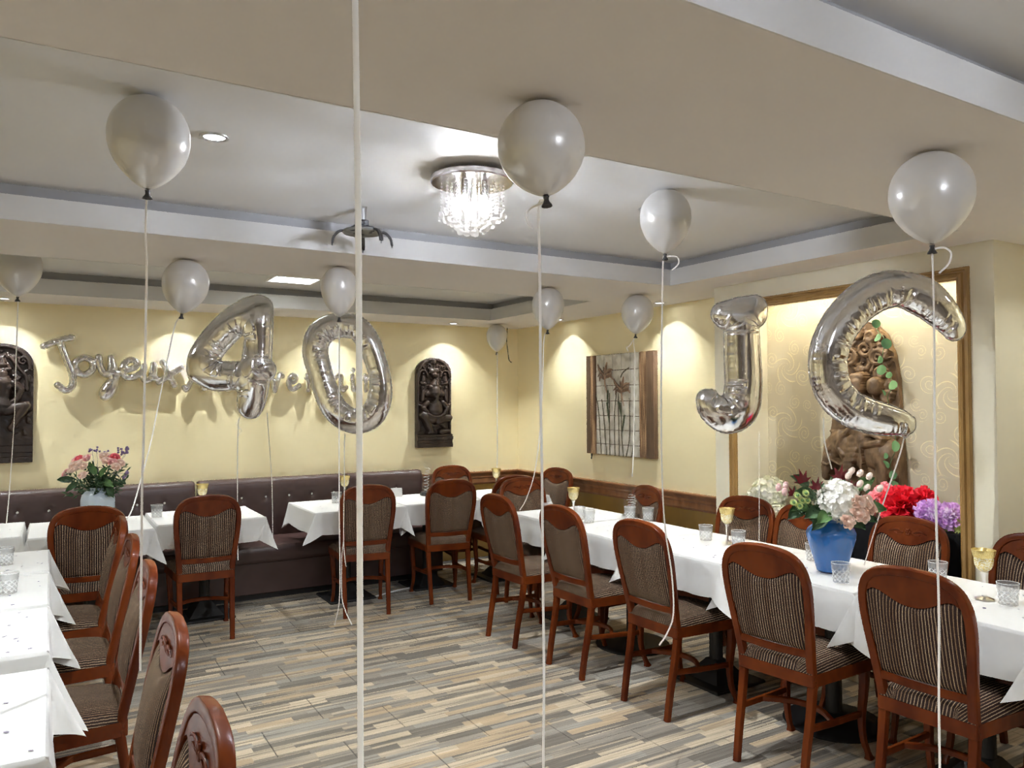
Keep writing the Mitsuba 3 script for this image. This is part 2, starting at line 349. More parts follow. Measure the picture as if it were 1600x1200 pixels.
for x, t in ((-0.30, 'recessed downlight at left edge above the dark carved plaque'), (0.93, 'recessed downlight hidden behind the balloon above the Joyeux lettering'),
             (2.16, 'recessed downlight behind the balloon over the silver zero'), (3.39, 'small recessed downlight over the carved elephant plaque, near back corner')):
    downlight(x, 6.74, ZC, t, WALL_CAN, NEUT)
for y, t in ((5.95, 'recessed downlight over left side of the iris picture'), (4.55, 'recessed downlight on right wall side behind balloon ribbons')):
    downlight(4.10, y, ZC, t, WALL_CAN, NEUT)
downlight(4.10, 1.42, ZC, 'recessed downlight beyond the right picture edge beside the niche', WALL_CAN * .22, NEUT, 65, 30)
for x, t in ((0.49, 'bright recessed downlight in tray ceiling left of the chandelier'), (2.50, 'recessed downlight in tray ceiling behind the bright balloon'), (-1.52, 'recessed downlight in tray ceiling out of view at left')):
    downlight(x, 2.85, ZT, t, CAN_POWER, NEUT, 75, 40)
for x, t in ((-1.52, 'left'), (0.49, 'middle'), (2.50, 'right')):
    downlight(x, -1.1, ZT, f'recessed downlight in the near tray ceiling behind the camera, {t} one of three', CAN_POWER, NEUT, 75, 40)
def led_panel(x0, x1, y0, y1, power, label):
    k = num('ceiling_light_panel')
    add(k + '__frame', cat([box(x0 - .015, x1 + .015, y0 - .015, y0, ZT - .012, ZT), box(x0 - .015, x1 + .015, y1, y1 + .015, ZT - .012, ZT), box(x0 - .015, x0, y0, y1, ZT - .012, ZT), box(x1, x1 + .015, y0, y1, ZT - .012, ZT)]), WHITEP)
    v = [(x0, y0, ZT - .006), (x1, y0, ZT - .006), (x1, y1, ZT - .006), (x0, y1, ZT - .006)]
    add(k + '__diffuser', tm(v, [(0, 2, 1), (0, 3, 2)]), WHITEP, False, emitter={'type': 'area', 'radiance': rgb(np.array(NEUT) * power)})
    lab(k, label, 'ceiling light'); labels[k + '__diffuser'] = {'label': 'bright white diffuser'}
led_panel(1.42, 1.74, 5.70, 5.97, PANEL_POWER, 'bright square light panel in the far tray ceiling behind the silver four')
led_panel(-1.2, -0.78, 5.62, 6.02, PANEL_POWER, 'square light panel in the far tray ceiling beyond the left edge')

# ------------------------------------------------------------------ room shell
X0, X1, Y0, Y1 = XL, XR, YF, YB
TR = [(-2.6, 3.565, 1.935, 3.85), (-2.6, 3.585, 4.75, 6.34), (-2.6, 3.565, -1.95, 1.09)]
low = sg.box(X0, Y0, X1, Y1)
for a, b, c, d in TR: low = low.difference(sg.box(a, c, b, d))
m = extrude(low, 0.105); m.apply_translation((0, 0, ZC)); add('ceiling', m, CEIL, False); struct('ceiling')
upp = sg.box(X0, Y0, X1, Y1)
for a, b, c, d in TR: upp = upp.difference(sg.box(a - .055, c - .055, b + .055, d + .055))
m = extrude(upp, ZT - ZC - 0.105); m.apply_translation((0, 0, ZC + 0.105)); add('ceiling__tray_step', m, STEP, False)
add('ceiling__tray_panel', box(X0, X1, Y0, Y1, ZT, ZT + .06), TRAY, False)
for i, (a, b, c, d) in enumerate(TR):   # pale fascia boards that line each tray
    t = 0.006
    ring = sg.box(a - .0, c - .0, b + .0, d + .0).difference(sg.box(a + t, c + t, b - t, d - t))
    m = extrude(ring, 0.108); m.apply_translation((0, 0, ZC - 0.001)); add(f'ceiling__fascia' + (f'_{i:03d}' if i else ''), m, TRAY, False)
add('wall_back', box(X0, X1 + .1, YB, YB + .1, 0, 2.62), WALL, False); struct('wall_back')
add('wall_right', box(XR, XR + .1, Y0, YB, 0, 2.62), WALL, False); struct('wall_right')
add('wall_left', box(XL - .1, XL, Y0, YB, 0, 2.62), WALL, False); struct('wall_left')
FRONT = P('front_wall_paint', (0.11, 0.088, 0.07), 0.5)
add('wall_front', box(XL, XR, YF - .1, YF, 0, 2.62), FRONT, False); struct('wall_front')

# floor: grout bed and 61 x 30 cm tiles in running bond
add('floor', box(X0, X1, Y0, Y1, -0.05, -0.0025), GROUT, False); struct('floor')
TX, TY = 0.6125, 0.302
tv, tf = [], []
def tile_mesh(w, h):
    b, c, z0, z1 = 0.0022, 0.0016, -0.003, 0.0
    v = [(-w, -h, z0), (w, -h, z0), (w, h, z0), (-w, h, z0), (-w, -h, z1 - c), (w, -h, z1 - c), (w, h, z1 - c), (-w, h, z1 - c), (-w + b, -h + b, z1), (w - b, -h + b, z1), (w - b, h - b, z1), (-w + b, h - b, z1)]
    f = []
    for a in (0, 4):
        for i in range(4):
            j = (i + 1) % 4; f += [(a + i, a + j, a + 4 + j), (a + i, a + 4 + j, a + 4 + i)]
    f += [(8, 9, 10), (8, 10, 11)]
    return tm(v, f)
TILE = mikit.ply(tile_mesh(TX / 2 - .0016, TY / 2 - .0016), FLOOR, False)
spots = []
for j in range(-20, 12):
    yc = 3.515 + TY * (j + 0.5)
    xo = 0.887 if j % 2 == 0 else 1.19
    for i in range(-8, 8):
        xc = xo + TX * (i + 0.5)
        if xc + TX / 2 < X0 - .3 or xc - TX / 2 > X1 + .3 or yc < Y0 + .1 or yc > Y1 - .1: continue
        spots.append((xc, yc))
def clipped(xc, yc): return max(xc - TX / 2, X0) , min(xc + TX / 2, X1)
far, rest = [], []
for xc, yc in spots:
    q = np.array([xc, yc, 0]) - EYE; dpt = q @ FWD
    vis = dpt > 0.8 and abs(q @ RIGHT / dpt) < 0.85 and (q @ UP / dpt) > -0.68
    (far if vis else rest).append((xc, yc))
far.sort(key=lambda s: s[0] ** 2 + s[1] ** 2); rest += far[300:]; far = far[:300]
for n_, (xc, yc) in enumerate(far):
    k = 'floor__tile' + (f'_{n_:03d}' if n_ else '')
    a, b = clipped(xc, yc)
    if b - a < TX - 1e-4:
        mm = tile_mesh((b - a) / 2 - .0016, TY / 2 - .0016); mm.apply_translation(((a + b) / 2, yc, 0)); add(k, mm, FLOOR, False)
    else: scene[k] = {**TILE, 'to_world': T().translate([xc, yc, 0])}
rm = []
for xc, yc in rest:
    a, b = clipped(xc, yc)
    if b - a > .02:
        mm = tile_mesh((b - a) / 2 - .0016, TY / 2 - .0016); mm.apply_translation(((a + b) / 2, yc, 0)); rm.append(mm)
add('floor__tiles_beyond', cat(rm), FLOOR, False); labels['floor__tiles_beyond'] = {'kind': 'stuff'}

# bump in the right wall with its niche
NX, NY0, NY1 = 3.90, 1.96, 3.78
OY0, OY1, OZ0, OZ1 = 2.135, 3.585, 0.30, 2.185
CZ1 = 2.315
add('wall_niche', box(NX, XR - .06, NY0, NY1, 0, OZ0), NICHEWALL, False); struct('wall_niche')
add('wall_niche__jamb', box(NX, XR - .06, NY0, OY0, OZ0, ZC), NICHEWALL, False)
add('wall_niche__jamb_001', box(NX, XR - .06, OY1, NY1, OZ0, ZC), NICHEWALL, False)
add('wall_niche__header', box(NX, NX + .03, OY0, OY1, OZ1, ZC), NICHEWALL, False)
add('wall_niche__soffit', box(NX + .03, XR - .06, OY0, OY1, CZ1, ZC), NICHEWALL, False)
add('wall_niche__back', box(XR - .06, XR - .002, NY0, NY1, 0, ZC), NICHEWALL, False)
add('wall_niche__wallpaper', box(XR - .063, XR - .06, OY0, OY1, OZ0, CZ1), PAPER, False)
v = [(NX + .05, OY0 + .05, CZ1 - .012), (NX + .05, OY1 - .05, CZ1 - .012), (NX + .13, OY1 - .05, CZ1 - .012), (NX + .13, OY0 + .05, CZ1 - .012)]
add('niche_strip_light__diffuser', tm(v, [(0, 1, 2), (0, 2, 3)]), WHITEP, False, emitter={'type': 'area', 'radiance': rgb(np.array((1.0, .93, .76)) * NICHE_POWER)})
add('niche_strip_light__housing', box(NX + .04, NX + .14, OY0 + .03, OY1 - .03, CZ1 - .011, CZ1 - .0005), WHITEP, False)
lab('niche_strip_light', 'strip light hidden behind the header along the top inside the niche', 'strip light')
# moulded frame around the opening
prof = [(0, 0), (0.062, 0), (0.062, 0.012), (0.056, 0.020), (0.048, 0.020), (0.044, 0.013), (0.036, 0.013), (0.030, 0.024), (0.018, 0.028), (0.010, 0.024), (0.006, 0.012), (0.0, 0.010)]
def moulding(path_pts, out_dir_fn):
    """profile (across, proud) along a mitred polyline in the plane x = NX."""
    pts = [np.array(p, float) for p in path_pts]; N = len(pts); rows = []
    for i, p in enumerate(pts):
        ds = []
        if i > 0: d = pts[i] - pts[i - 1]; ds.append(d / np.linalg.norm(d))
        if i < N - 1: d = pts[i + 1] - pts[i]; ds.append(d / np.linalg.norm(d))
        ns = [np.array([d[1], -d[0]]) * out_dir_fn for d in ds]
        nrm = sum(ns); nrm = nrm / np.linalg.norm(nrm); nrm = nrm / max(0.3, nrm @ ns[0])
        rows.append([(NX - b, *(p + nrm * a)) for a, b in prof])
    k = len(prof); v = np.array(rows).reshape(-1, 3); f = []
    for i in range(N - 1):
        for j in range(k):
            l = (j + 1) % k; f += [(i * k + j, i * k + l, (i + 1) * k + l), (i * k + j, (i + 1) * k + l, (i + 1) * k + j)]
    m = tm(v, f); m.fix_normals(); return m
add('trim_1', moulding([(OY0, OZ0), (OY0, OZ1), (OY1, OZ1), (OY1, OZ0)], -1), FRAMEWOOD, 25); struct('trim_1')
# dado and chair rail
def rail(key, along, length, o, ex, ey):
    pr = [(0, 0.74), (0.012, 0.745), (0.020, 0.760), (0.016, 0.775), (0.014, 0.80), (0.022, 0.812), (0.020, 0.828), (0.034, 0.845), (0.042, 0.862), (0.040, 0.872), (0, 0.875)]
    pg = sg.Polygon(pr); m = extrude(pg, length)
    add(key, basis(m, o, ex, (0, 0, 1), ey), RAILWOOD, 25); struct(key)
rail('trim_2', 'x', XR - 3.07, (3.07, YB, 0), (0, -1, 0), (1, 0, 0))
rail('trim_3', 'y', YB - NY1, (XR, NY1, 0), (-1, 0, 0), (0, 1, 0))
rail('trim_4', 'y', NY0 - YF, (XR, YF, 0), (-1, 0, 0), (0, 1, 0))
add('wall_back__dado', box(3.07, XR, YB - .008, YB, 0, .75), DADO, False)
add('wall_right__dado', box(XR - .008, XR, NY1, YB, 0, .75), DADO, False)
add('wall_right__dado_001', box(XR - .008, XR, YF, NY0, 0, .75), DADO, False)

# ------------------------------------------------------------------ banquette along the back wall
BX = [(-1.9, 1.03), (1.06, 2.30), (2.33, 3.07)]
BUT = [x for x in np.arange(-1.8, 3.0, 0.2) if not any(abs(x - s) < .07 for s in (1.045, 2.315))]
BZ = 0.777
for i, (a, b) in enumerate(BX):
    prof = [(6.775, .43), (6.768, .50), (6.763, .60), (6.760, .70), (6.760, .78), (6.764, .86), (6.772, .905), (6.790, .928), (6.815, .937), (6.86, .937), (6.90, .93), (6.90, .43)]
    pp = []
    for (y0, z0), (y1, z1) in zip(prof[:-1], prof[1:]):
        L = math.hypot(y1 - y0, z1 - z0); k = max(1, int(L / (.018 if y0 < 6.78 else .1)))
        pp += [(y0 + (y1 - y0) * t / k, z0 + (z1 - z0) * t / k) for t in range(k)]
    pp.append(prof[-1]); pp = np.array(pp)
    xs = np.unique(np.concatenate([np.linspace(a, b, int((b - a) / .03)), [a + .004, a + .012, b - .004, b - .012], *[np.arange(x - .05, x + .051, .0125) for x in BUT if a + .06 < x < b - .06]]))
    Xg, Yg = np.meshgrid(xs, pp[:, 0], indexing='ij'); Zg = np.tile(pp[:, 1], (len(xs), 1))
    dent = np.zeros_like(Xg)
    for x in BUT:
        if a + .06 < x < b - .06: dent += .022 * np.exp(-np.sqrt(((Xg - x) ** 2 + (Zg - BZ) ** 2) + 1e-5) / .017)
    edge = np.minimum(Xg - a, b - Xg); edge = .012 * np.exp(-edge / .006)
    Yg = np.where(Yg < 6.80, Yg + dent + edge, Yg); Zg = np.where(Zg > .9, Zg - edge * .7, Zg)
    n_, m_ = Xg.shape; idx = np.arange(n_ * m_).reshape(n_, m_)
    q = np.stack([idx[:-1, :-1], idx[:-1, 1:], idx[1:, 1:], idx[1:, :-1]], -1).reshape(-1, 4)
    me = tm(np.stack([Xg, Yg, Zg], -1).reshape(-1, 3), np.vstack([q[:, [0, 1, 2]], q[:, [0, 2, 3]]]))
    caps = [tm(np.stack([Xg[e], Yg[e], Zg[e]], -1), [(0, j, j + 1) for j in range(1, m_ - 1)]) for e in (0, -1)]
    add(numbered('banquette_bench__back_cushion'), cat([me] + caps), LEATHER, 40)
for x in BUT:
    bt = blob((0, 0, 0), (.0115, .007, .0115), 2); bt.apply_translation((x, 6.776, BZ)); add(numbered('banquette_bench__button'), bt, WHITEP, True)
sp = sg.Polygon([(6.30, .31), (6.285, .33), (6.28, .37), (6.283, .42), (6.30, .442), (6.34, .45), (6.78, .445), (6.78, .31)])
for a, b in BX:
    m = extrude(sp, b - a - .004); add(numbered('banquette_bench__seat_cushion'), basis(m, (a + .002, 0, 0), (0, 1, 0), (0, 0, 1), (1, 0, 0)), LEATHER, 40)
add('banquette_bench__base', box(BX[0][0], BX[-1][1], 6.32, 6.90, .06, .31, .006), LEATHER)
add('banquette_bench__plinth', box(BX[0][0] + .02, BX[-1][1] - .02, 6.40, 6.88, 0, .06), BLACK)
lab('banquette_bench', 'long dark brown leatherette wall bench with white studs along the back wall', 'bench')
labels['banquette_bench__button'] = {'label': 'round white stud'}

# ------------------------------------------------------------------ the striped dining chair; origin between the rear feet, facing +y
def backy(z): return 0.058 - (z - 0.44) * 0.205
def make_chair():
    parts = {}
    arch = [(0.174, .40), (0.178, .50), (0.190, .62), (0.203, .74), (0.207, .82), (0.200, .88), (0.178, .927), (0.140, .955), (0.085, .970), (0.0, .977)]
    half = curve([(x, backy(z), z) for x, z in arch], 40)
    path = np.vstack([half * [1, 1, 1], (half * [-1, 1, 1])[::-1][1:]])
    wd = np.interp(path[:, 2], [.4, .75, .9, .98], [.040, .036, .036, .034])
    frame = sweep(path, wd, .034, up=(0, 1, .2), n=12)
    parts['back_frame'] = (frame, WOOD, 35, None)
    # crest rail: a board under the arch with a wavy lower edge
    inner = [(x * .93, z - .012) for x, z in arch[5:]]
    wave = lambda x: .846 + .046 * (.5 - .5 * math.cos(min(1, (abs(x) / .155) ** 1.25) * PI)) - .03 * max(0, (abs(x) - .158) / .05)
    xs = np.linspace(-.185, .185, 41)
    top = inner[:-1] + [(0, .966)] + [(-x, z) for x, z in inner[:-1]][::-1]
    poly = sg.Polygon(top + [(x, wave(x)) for x in xs]).buffer(0)
    cr = extrude(poly, .024); v = cr.vertices.copy()
    cr.vertices = np.c_[v[:, 0], backy(v[:, 1]) + v[:, 2] - .012, v[:, 1]]; cr.invert()
    parts['crest_rail'] = (cr, WOOD, 30, None)
    cv = []
    for a in range(6): cv.append(blob((.013 * math.cos(a * PI / 3), .0, .013 * math.sin(a * PI / 3)), (.008, .004, .008), 1))
    cv.append(blob((0, .002, 0), (.006, .004, .006), 1))
    for s in (-1, 1):
        pa = curve([(s * .022, 0, 0), (s * .05, 0, .010), (s * .08, 0, .008), (s * .105, 0, -.004)], 12); cv.append(sweep(pa, np.linspace(.016, .004, len(pa)), .005, up=(0, 1, 0), n=6, power=2))
        pa = curve([(s * .03, 0, -.008), (s * .055, 0, -.012), (s * .075, 0, -.006)], 8); cv.append(sweep(pa, np.linspace(.010, .003, len(pa)), .005, up=(0, 1, 0), n=6, power=2))
    cv = cat(cv); cv.apply_translation((0, backy(.905) + .0135, .912)); parts['carving'] = (cv, WOOD, 40, None)
    # upholstered back
    side = [(0.172, .560), (0.184, .66), (0.196, .76), (0.199, .84), (0.189, .882)]
    bp = sg.Polygon(side + [(x, wave(x) + .004) for x in xs[::-1] if abs(x) < .178] + [(-x, z) for x, z in side[::-1]]).buffer(0)
    pad, nb = inflate(bp, .016, k=.20, kb=.38, cap=.16)
    v = pad.vertices.copy()
    uv = np.c_[v[:, 0] + .03 * np.sin(v[:, 0] * 22) * np.clip((v[:, 1] - .80) / .1, 0, 1) * .25, v[:, 1]]
    pad.vertices = np.c_[v[:, 0], backy(v[:, 1]) - v[:, 2] * 1.0 - .004, v[:, 1]]
    parts['back_upholstery'] = (pad, FABRIC, True, uv)
    bpath = curve([(-.182, backy(.545) , .545), (0, backy(.545) - .004, .540), (.182, backy(.545), .545)], 12)
    parts['cross_rail'] = (sweep(bpath, .034, .026, up=(0, 1, 0), n=10), WOOD, 35, None)
    # seat
    seat = sg.Polygon([(-.182, .045), (.182, .045), (.226, .445), (-.226, .445)])
    sr = seat.buffer(.012); ri = extrude(sr, .052); ri.apply_translation((0, 0, .408)); parts['seat_rail'] = (ri, WOOD, 20, None)
    cu, nb = inflate(seat.buffer(.016).buffer(-.005), .016, k=.5, kb=.0, cap=.095)
    v = cu.vertices.copy(); zz = np.where(v[:, 2] > 0, v[:, 2], 0)
    cu.vertices = np.c_[v[:, :2], .461 + zz * 1.25]
    # skirt: the cushion's upright sides
    zt = zz.max(); parts['seat_cushion'] = (cu, FABRIC, True, np.c_[v[:, 0] * .93 + np.sign(v[:, 0]) * np.clip(zt * .9 - zz, 0, 1) * 1.1 * (np.abs(v[:, 0]) > .12), v[:, 1]])
    def rear(s): return sweep(curve([(s * .170, -.012, 0), (s * .172, .012, .15), (s * .175, .042, .30), (s * .176, .060, .43)], 14), np.linspace(.032, .040, 13), np.linspace(.030, .036, 13), up=(0, 1, 0), n=10)
    def front(s): return sweep(curve([(s * .204, .462, .0), (s * .203, .452, .03), (s * .197, .425, .10), (s * .196, .415, .20), (s * .203, .425, .32), (s * .207, .425, .42)], 25), np.interp(np.linspace(0, 1, 26), [0, .06, .2, .5, 1], [.040, .034, .024, .030, .046]), np.interp(np.linspace(0, 1, 26), [0, .06, .2, .5, 1], [.044, .036, .024, .030, .046]), up=(0, 1, 0), n=10)
    parts['leg'] = (rear(1), WOOD, 35, None); parts['leg_001'] = (rear(-1), WOOD, 35, None)
    parts['leg_002'] = (front(1), WOOD, 35, None); parts['leg_003'] = (front(-1), WOOD, 35, None)
    for i, s in enumerate((1, -1)):
        parts['stretcher' + ('' if i == 0 else '_001')] = (sweep([(s * .173, .03, .235), (s * .185, .2, .222), (s * .196, .42, .21)], .020, .028, up=(0, 0, 1), n=8), WOOD, 35, None)
    parts['stretcher_002'] = (sweep(curve([(-.184, .20, .223), (-.09, .27, .223), (0, .29, .223), (.09, .27, .223), (.184, .20, .223)], 20), .022, .026, up=(0, 0, 1), n=8), WOOD, 35, None)
    out = {}
    for k, (m, b, s, uv) in parts.items():
        m.vertices = m.vertices * [.94, 1, .985]
        out[k] = mikit.ply(m, b, s, uv=uv) if uv is not None else mikit.ply(m, b, s)
    return out
CHAIR = make_chair()
def chair(x, y, face, label, group):
    """face: the compass angle of the sitter's gaze, degrees from +y towards +x."""
    k = num('dining_chair'); M = T().translate([x, y, 0]).rotate([0, 0, 1], -face)
    for p, d in CHAIR.items(): scene[f'{k}__{p}'] = {**d, 'to_world': M}
    lab(k, label, 'chair', group); labels[k + '__back_upholstery'] = {'label': 'striped fabric back'}; labels[k + '__seat_cushion'] = {'label': 'striped fabric seat'}
G1, G2, G3, G4 = 'chairs along the near side of the right table row', 'chairs along the wall side of the right table row', 'chairs at the back table row', 'chairs along the left table row'
chair(2.72, .90, 85, 'striped dining chair at the right picture edge, nearest of the right table row', G1)
chair(2.715, 1.65, 87, 'large striped dining chair seen from behind, ribbon hanging down its back, right foreground', G1)
chair(2.635, 2.26, 83, 'striped dining chair seen from behind in front of the blue vase', G1)
chair(2.635, 3.05, 88, 'striped dining chair seen from behind, short ribbon hanging at its right edge', G1)
chair(2.612, 3.73, 88, 'striped dining chair seen from behind just right of the long ribbon of the middle balloon', G1)
chair(2.576, 4.41, 87, 'striped dining chair seen from behind, farthest of right row near side', G1)
chair(3.79, 1.74, 267, 'striped dining chair facing us at right edge behind goblet and tumbler', G2)
chair(3.80, 2.37, 268, 'striped dining chair with carved crest in front of the red and lilac flowers', G2)
chair(3.76, 2.97, 268, 'striped dining chair half hidden behind the blue vase and bouquet', G2)
chair(3.77, 3.43, 262, 'striped dining chair left of the cream hydrangeas by the niche frame', G2)
chair(3.66, 4.26, 278, 'striped dining chair mostly hidden behind the glass bell jar near right wall', G2)
chair(3.98, 5.86, 262, 'striped dining chair by the dark wall panel under the left side of the iris picture', G2)
chair(3.265, 5.24, 183, 'striped dining chair at the far end of the right table row, facing us', G2)
chair(0.905, 5.44, 2, 'striped dining chair seen from behind below the silver four', G3)
chair(0.205, 5.24, 5, 'striped dining chair seen from behind below the pale vase of roses', G3)
chair(2.03, 5.47, 10, 'striped dining chair seen from behind below the silver zero, tall ribbon crossing it', G3)
chair(2.735, 5.50, 8, 'striped dining chair seen from behind beside the bell jar with dark base', G3)
chair(3.33, 5.50, 8, 'dark-backed striped dining chair back to back with the chair at the row end', G3)
chair(3.31, 6.60, 182, 'striped dining chair against the back wall at the right end of the bench', G3)
for x, y, t in ((.232, 1.62, 'striped dining chair cut off by the bottom picture edge, nearest of the left column'), (.262, 2.37, 'striped dining chair of the left column with shiny crest, second from the front'),
             (.282, 3.25, 'striped dining chair of the left column crossed by a balloon ribbon, third from the front'), (.285, 3.95, 'striped dining chair of the left column, fourth from the front'),
             (.285, 4.62, 'striped dining chair of the left column with a ribbon tied to it, farthest')):
    chair(x, y, 270, t, G4)

# ------------------------------------------------------------------ tables and their cloths
def tablecloth(x0, x1, y0, y1, z, d, seed, tips=None):
    rng = np.random.default_rng(seed)
    C = np.array([(x0, y0), (x1, y0), (x1, y1), (x0, y1)], float); ms = []
    ins = .007
    ix = box(x0 + ins, x1 - ins, y0 + ins, y1 - ins, z - .003, z)
    gx, gy = np.linspace(x0 + ins, x1 - ins, 18), np.linspace(y0 + ins, y1 - ins, 18)
    Xg, Yg = np.meshgrid(gx, gy, indexing='ij'); idx = np.arange(18 * 18).reshape(18, 18)
    Zg = z + .0012 * (meshkit.fbm(np.stack([Xg * 6, Yg * 6, Xg * 0 + seed], -1), 3) - .5)
    def grid(V):
        a, b = V.shape[:2]; i = np.arange(a * b).reshape(a, b)
        q = np.stack([i[:-1, :-1], i[1:, :-1], i[1:, 1:], i[:-1, 1:]], -1).reshape(-1, 4)
        return tm(V.reshape(-1, 3), np.vstack([q[:, [0, 1, 2]], q[:, [0, 2, 3]]]))
    ms.append(grid(np.stack([Xg, Yg, Zg], -1)))
    ts = np.array([0, .02, .05, .12, .25, .4, .55, .7, .85, 1.0])
    tips = tips or {}
    sides = []
    for i in range(4):
        p, q = C[i], C[(i + 1) % 4]; L = np.linalg.norm(q - p); e = (q - p) / L; nrm = np.array([e[1], -e[0]])
        ph = rng.uniform(0, 6, 3); fr = rng.uniform(5, 11, 2); amp = rng.uniform(.5, 1.2)
        def side(a, t, p=p, e=e, nrm=nrm, L=L, ph=ph, fr=fr, amp=amp):
            s = t * d; en = np.sin(PI * a) ** .5
            al = s * .30 + a * (L - 2 * s * .30)
            wv = (np.sin(fr[0] * al / L * 2 + ph[0]) + .6 * np.sin(fr[1] * 2 * al / L + ph[1])) * .007 * amp * t * en
            o = s * .07 + wv + (.0 if t > 0 else -ins)
            xy = p + e * al + nrm * o
            return np.array([*xy, z - s * (.94 + .06 * en) - (0 if t == 0 else .005)])
        sides.append(side)
        A = np.linspace(0, 1, 22)
        ms.append(grid(np.array([[side(a, t) for t in ts] for a in A])[:, ::-1]))
    for i in range(4):
        c = C[(i + 1) % 4]; s1, s2 = sides[i], sides[(i + 1) % 4]
        e1 = (C[(i + 1) % 4] - C[i]); e1 /= np.linalg.norm(e1); e2 = (C[(i + 2) % 4] - C[(i + 1) % 4]); e2 /= np.linalg.norm(e2)
        out1, out2 = np.array([e1[1], -e1[0]]), np.array([e2[1], -e2[0]])
        w = tips.get((i + 1) % 4, rng.uniform(.15, .85))
        dirv = out1 * w + out2 * (1 - w); dirv /= np.linalg.norm(dirv)
        def crease(t):
            s = t * d * 1.42
            return np.array([*(c + dirv * s * (.40 + .06 * t)), z - s * .93 - (0 if t == 0 else .005)])
        for sd, av, flip in ((s1, 1, False), (s2, 0, True)):
            Q = np.linspace(0, 1, 7); rows = []
            on_ = np.array([*(out1 if not flip else out2), 0])
            for qv in Q:
                rows.append([sd(av, t) * (1 - qv) + crease(t) * qv + on_ * math.sin(PI * qv) * t * d * .10 for t in ts])
            g = grid(np.array(rows)[:, ::-1])
            if flip: g.invert()
            ms.append(g)
    m = cat(ms); m.merge_vertices(digits_vertex=5); m.update_faces(m.nondegenerate_faces()); return m
def table(x0, x1, y0, y1, label, clabel, group, seed, z=.75, d=.185, tips=None, round_base=False):
    k = num('dining_table'); cx, cy = (x0 + x1) / 2, (y0 + y1) / 2
    add(k + '__table_top', box(x0 + .012, x1 - .012, y0 + .012, y1 - .012, z - .032, z - .004, .004), BLACKRUB)
    if round_base:
        add(k + '__base', moved(lathe([(.0001, 0), (.235, 0), (.24, .008), (.22, .022), (.10, .035), (.045, .06), (.0001, .06)], 36), (cx, cy, 0)), BLACK)
    else:
        b = [box(cx - .19, cx + .19, cy - .19, cy + .19, 0, .018, .005)]
        pts = [(.12, .12, .018), (-.12, .12, .018), (-.12, -.12, .018), (.12, -.12, .018), (.04, .04, .12), (-.04, .04, .12), (-.04, -.04, .12), (.04, -.04, .12)]
        pm = trimesh.convex.convex_hull(np.array(pts)); pm.apply_translation((cx, cy, 0)); add(k + '__base', cat(b + [pm]), BLACK)
    add(k + '__column', moved(lathe([(.0001, .05), (.038, .05), (.038, z - .06), (.11, z - .034), (.0001, z - .034)], 20), (cx, cy, 0)), BLACK)
    lab(k, label, 'table', group + ' tables')
    c = num('tablecloth'); add(c, tablecloth(x0, x1, y0, y1, z, d, seed, tips), CLOTH, 55)
    lab(c, clabel, 'tablecloth', group + ' tablecloths')
RR = 'right row'
rb = [.66, 1.375, 2.09, 2.81, 3.55, 4.28, 4.99]
rn = ['cut off by the right picture edge', 'behind the largest striped chair at right', 'carrying the blue vase', 'with goblet and two tumblers left of the cream hydrangeas', 'under the glass bell jar by the right wall', 'at the far end of the right row']
for i, t in enumerate(rn):
    x0 = 2.98 if i < 3 else (2.93 if i < 5 else 2.97)
    table(x0, x0 + .675, rb[i] + .004, rb[i + 1] - .004, 'black pedestal table ' + t, 'white tablecloth ' + t, RR, 10 + i, z=.75 + .003 * (i % 2), tips={0: .25, 3: .6}, round_base=(i in (2, 4)))
BR = 'back row'
for i, (x0, x1, y0, y1, t) in enumerate([(-.85, -.145, 5.73, 6.45, 'at the back bench, at the left picture edge'), (-.115, .605, 5.60, 6.32, 'at the back bench, under the pale vase of roses'), (.632, 1.365, 5.76, 6.47, 'at the back bench, left end of the gap below the silver four'),
        (1.715, 2.455, 5.72, 6.48, 'at the back bench, right of the gap below the silver zero'), (2.475, 3.17, 5.80, 6.47, 'at the back bench, under the dark based bell jar'), (3.19, 3.83, 5.72, 6.42, 'in the back corner under the tall gold goblet')]):
    table(x0, x1, y0, y1, 'black pedestal table ' + t, 'white tablecloth ' + t, BR, 30 + i, z=.75 + .003 * (i % 2), d=.17, tips={0: .45, 1: .6} if i != 3 else {0: .75, 3: .8})
LR = 'left row'
for i, (y0, y1, t) in enumerate([(2.13, 2.85, 'at bottom left corner, nearest of the left row'), (3.02, 3.68, 'second from the front of the left row'), (3.74, 4.43, 'third from the front of the left row, with the near tumbler'), (4.47, 5.12, 'farthest of the left row, with the far tumbler')]):
    table(-.68, .005, y0, y1, 'black pedestal table ' + t, 'white tablecloth ' + t, LR, 50 + i, z=.75 + .004 * (i % 2), d=.20, tips={1: .35, 2: .6})

